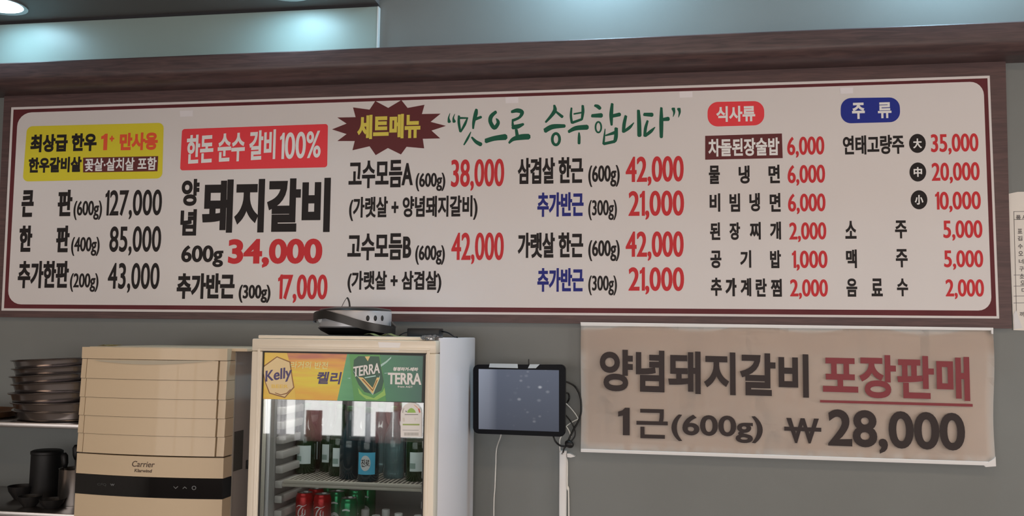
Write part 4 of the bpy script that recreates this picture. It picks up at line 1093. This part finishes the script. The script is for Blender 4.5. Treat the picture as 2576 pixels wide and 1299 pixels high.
m1 = N.new('ShaderNodeMath'); m1.operation = 'MULTIPLY'; r2 = N.new('ShaderNodeMapRange'); r2.interpolation_type = 'SMOOTHSTEP'; r2.inputs[1].default_value = .3; r2.inputs[2].default_value = .65
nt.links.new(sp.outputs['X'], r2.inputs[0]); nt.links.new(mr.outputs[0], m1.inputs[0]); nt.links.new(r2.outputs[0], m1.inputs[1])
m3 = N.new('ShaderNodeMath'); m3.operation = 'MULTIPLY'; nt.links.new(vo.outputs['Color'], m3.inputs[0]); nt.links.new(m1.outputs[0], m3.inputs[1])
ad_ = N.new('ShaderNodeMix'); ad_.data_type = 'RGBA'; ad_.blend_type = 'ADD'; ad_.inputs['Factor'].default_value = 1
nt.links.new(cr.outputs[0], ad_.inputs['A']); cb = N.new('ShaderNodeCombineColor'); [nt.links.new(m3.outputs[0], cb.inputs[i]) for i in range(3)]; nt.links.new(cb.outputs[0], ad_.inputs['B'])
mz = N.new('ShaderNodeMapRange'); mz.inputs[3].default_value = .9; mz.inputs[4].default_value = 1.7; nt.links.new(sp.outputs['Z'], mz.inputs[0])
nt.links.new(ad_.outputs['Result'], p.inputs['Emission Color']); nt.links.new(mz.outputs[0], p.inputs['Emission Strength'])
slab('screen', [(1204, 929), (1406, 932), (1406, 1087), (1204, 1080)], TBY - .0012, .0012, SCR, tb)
flatpx('tape', [(1232, 915), (1302, 916), (1303, 927), (1230, 925)], TBY - .0008, mat('painted_bezel_reflection', A(150, 150, 152), .4), tb)  # window reflection on the bezel, painted as a pale patch
flatpx('tape', [(1333, 917), (1358, 917), (1348, 927), (1328, 927)], TBY - .0008, MATS['painted_bezel_reflection'], tb)  # second bezel reflection, painted the same way
for (a_, b_) in (((1270, 1000), (1345, 1060)),):
    slab('wall_mount', [(1270, 990), (1345, 990), (1345, 1050), (1270, 1050)], TBY + .028, WY - TBY - .028, BLKP, tb)
cable('antenna', [(1330, 919, TBY + .014), (1330, 904, TBY + .014)], TBY, .002, BLKP, tb)
CY = -.01
pc = thing('power_cable', 'black power cable looping out behind the right side of the tablet', 'cable', tuple(U(1440, 1110, CY)))
cable('cord', [(1418, 960, -.08), (1432, 964, -.05), (1448, 975), (1460, 1000), (1462, 1035), (1455, 1060), (1442, 1083), (1430, 1108)], CY, .0032, BLKP, pc)
cable('cord', [(1418, 990, -.08), (1429, 990), (1432, 1002), (1426, 1014), (1419, 1012, -.08)], CY, .003, BLKP, pc)
cable('cord', [(1422, 1044, -.04), (1435, 1060), (1446, 1082), (1446, 1098), (1436, 1112)], CY, .0024, BLKP, pc)
cable('cord', [(1392, 1098, -.08), (1398, 1112, -.03), (1410, 1122), (1424, 1124)], CY, .0032, BLKP, pc)
pl = U(1432, 1118, CY); bm = bmesh.new(); bmesh.ops.create_uvsphere(bm, u_segments=16, v_segments=10, radius=1, matrix=Matrix.Translation(pl) @ Matrix.Rotation(.5, 4, 'Y') @ Matrix.Diagonal((.016, .013, .013, 1)))
finish('plug', bm, BLKP, pc, smooth=True)
cable('cord', [(1428, 1120), (1420, 1128), (1416, 1140)], CY, .0028, BLKP, pc)
WC = mat('white_cable_plastic', A(190, 178, 168), .4)
wc = thing('white_cable', 'white cable zigzagging behind the tablet into the wall trunking', 'cable', tuple(U(1420, 1130, CY)))
cable('cord', [(1424, 1016, -.05), (1436, 1028), (1448, 1043), (1455, 1055)], CY + .006, .0018, WC, wc)
cable('cord', [(1455, 1055), (1440, 1062), (1424, 1073)], CY + .006, .0018, WC, wc)
cable('cord', [(1424, 1073), (1432, 1086), (1437, 1100)], CY + .006, .0022, WC, wc)
cable('cord', [(1412, 1098), (1408, 1110), (1409, 1138)], CY + .006, .002, WC, wc)
tk = thing('cable_trunking', 'white plastic cable trunking running down the wall under the tablet', 'trunking', tuple(U(1414, 1299, WY)))
x0, x1 = U(1406, 1200, 0).x, U(1424, 1200, 0).x; zt3 = U(1414, 1135, 0).z
boxo('channel', x0, x1, .008, WY - .0005, .05, zt3, mat('white_trunking', A(200, 188, 178), .4), tk, .002)
boxo('cover', x0 + .002, x1 - .002, .005, .0079, .05, zt3 - .012, MATS['white_trunking'], tk, .001)
bm = bmesh.new(); p = U(1414, 1142, .006); bmesh.ops.create_cone(bm, cap_ends=True, segments=12, radius1=.0025, radius2=.0025, depth=.004, matrix=Matrix.Translation((p.x, .0065, p.z)) @ Matrix.Rotation(math.pi / 2, 4, 'X')); finish('screw', bm, INK, tk)
slab('cable_hook', [(1426, 1142), (1434, 1142), (1447, 1149), (1436, 1152), (1427, 1151)], .005, WY - .006, MATS['white_trunking'], tk)
x2 = U(1427, 1160, .015)
bm = bmesh.new(); tube(bm, smoothpath([U(1423, 1152, .02), U(1427, 1165, .02), U(1427, 1230, .02), U(1431, 1310, .02), Vector((U(1433, 1310, .02).x, .02, .1))]), .0025, 8)
tag(finish('thin_white_cable', bm, WC, smooth=True), 'thin white cable hanging close along the right of the trunking', 'cable')
bm = bmesh.new(); e_ = U(1242, 1310, .018)
tube(bm, smoothpath([U(1262, 1085, -.09), U(1259, 1100, -.05), U(1249, 1130, .01), U(1247, 1170, .018), U(1245, 1225, .018), U(1242, 1310, .018), Vector((e_.x + .01, .018, .6)), Vector((e_.x, .018, .05))]), .0022, 8)
tag(finish('hanging_white_cable', bm, WC, smooth=True), 'thin white cable hanging from under the tablet, left of the trunking', 'cable')
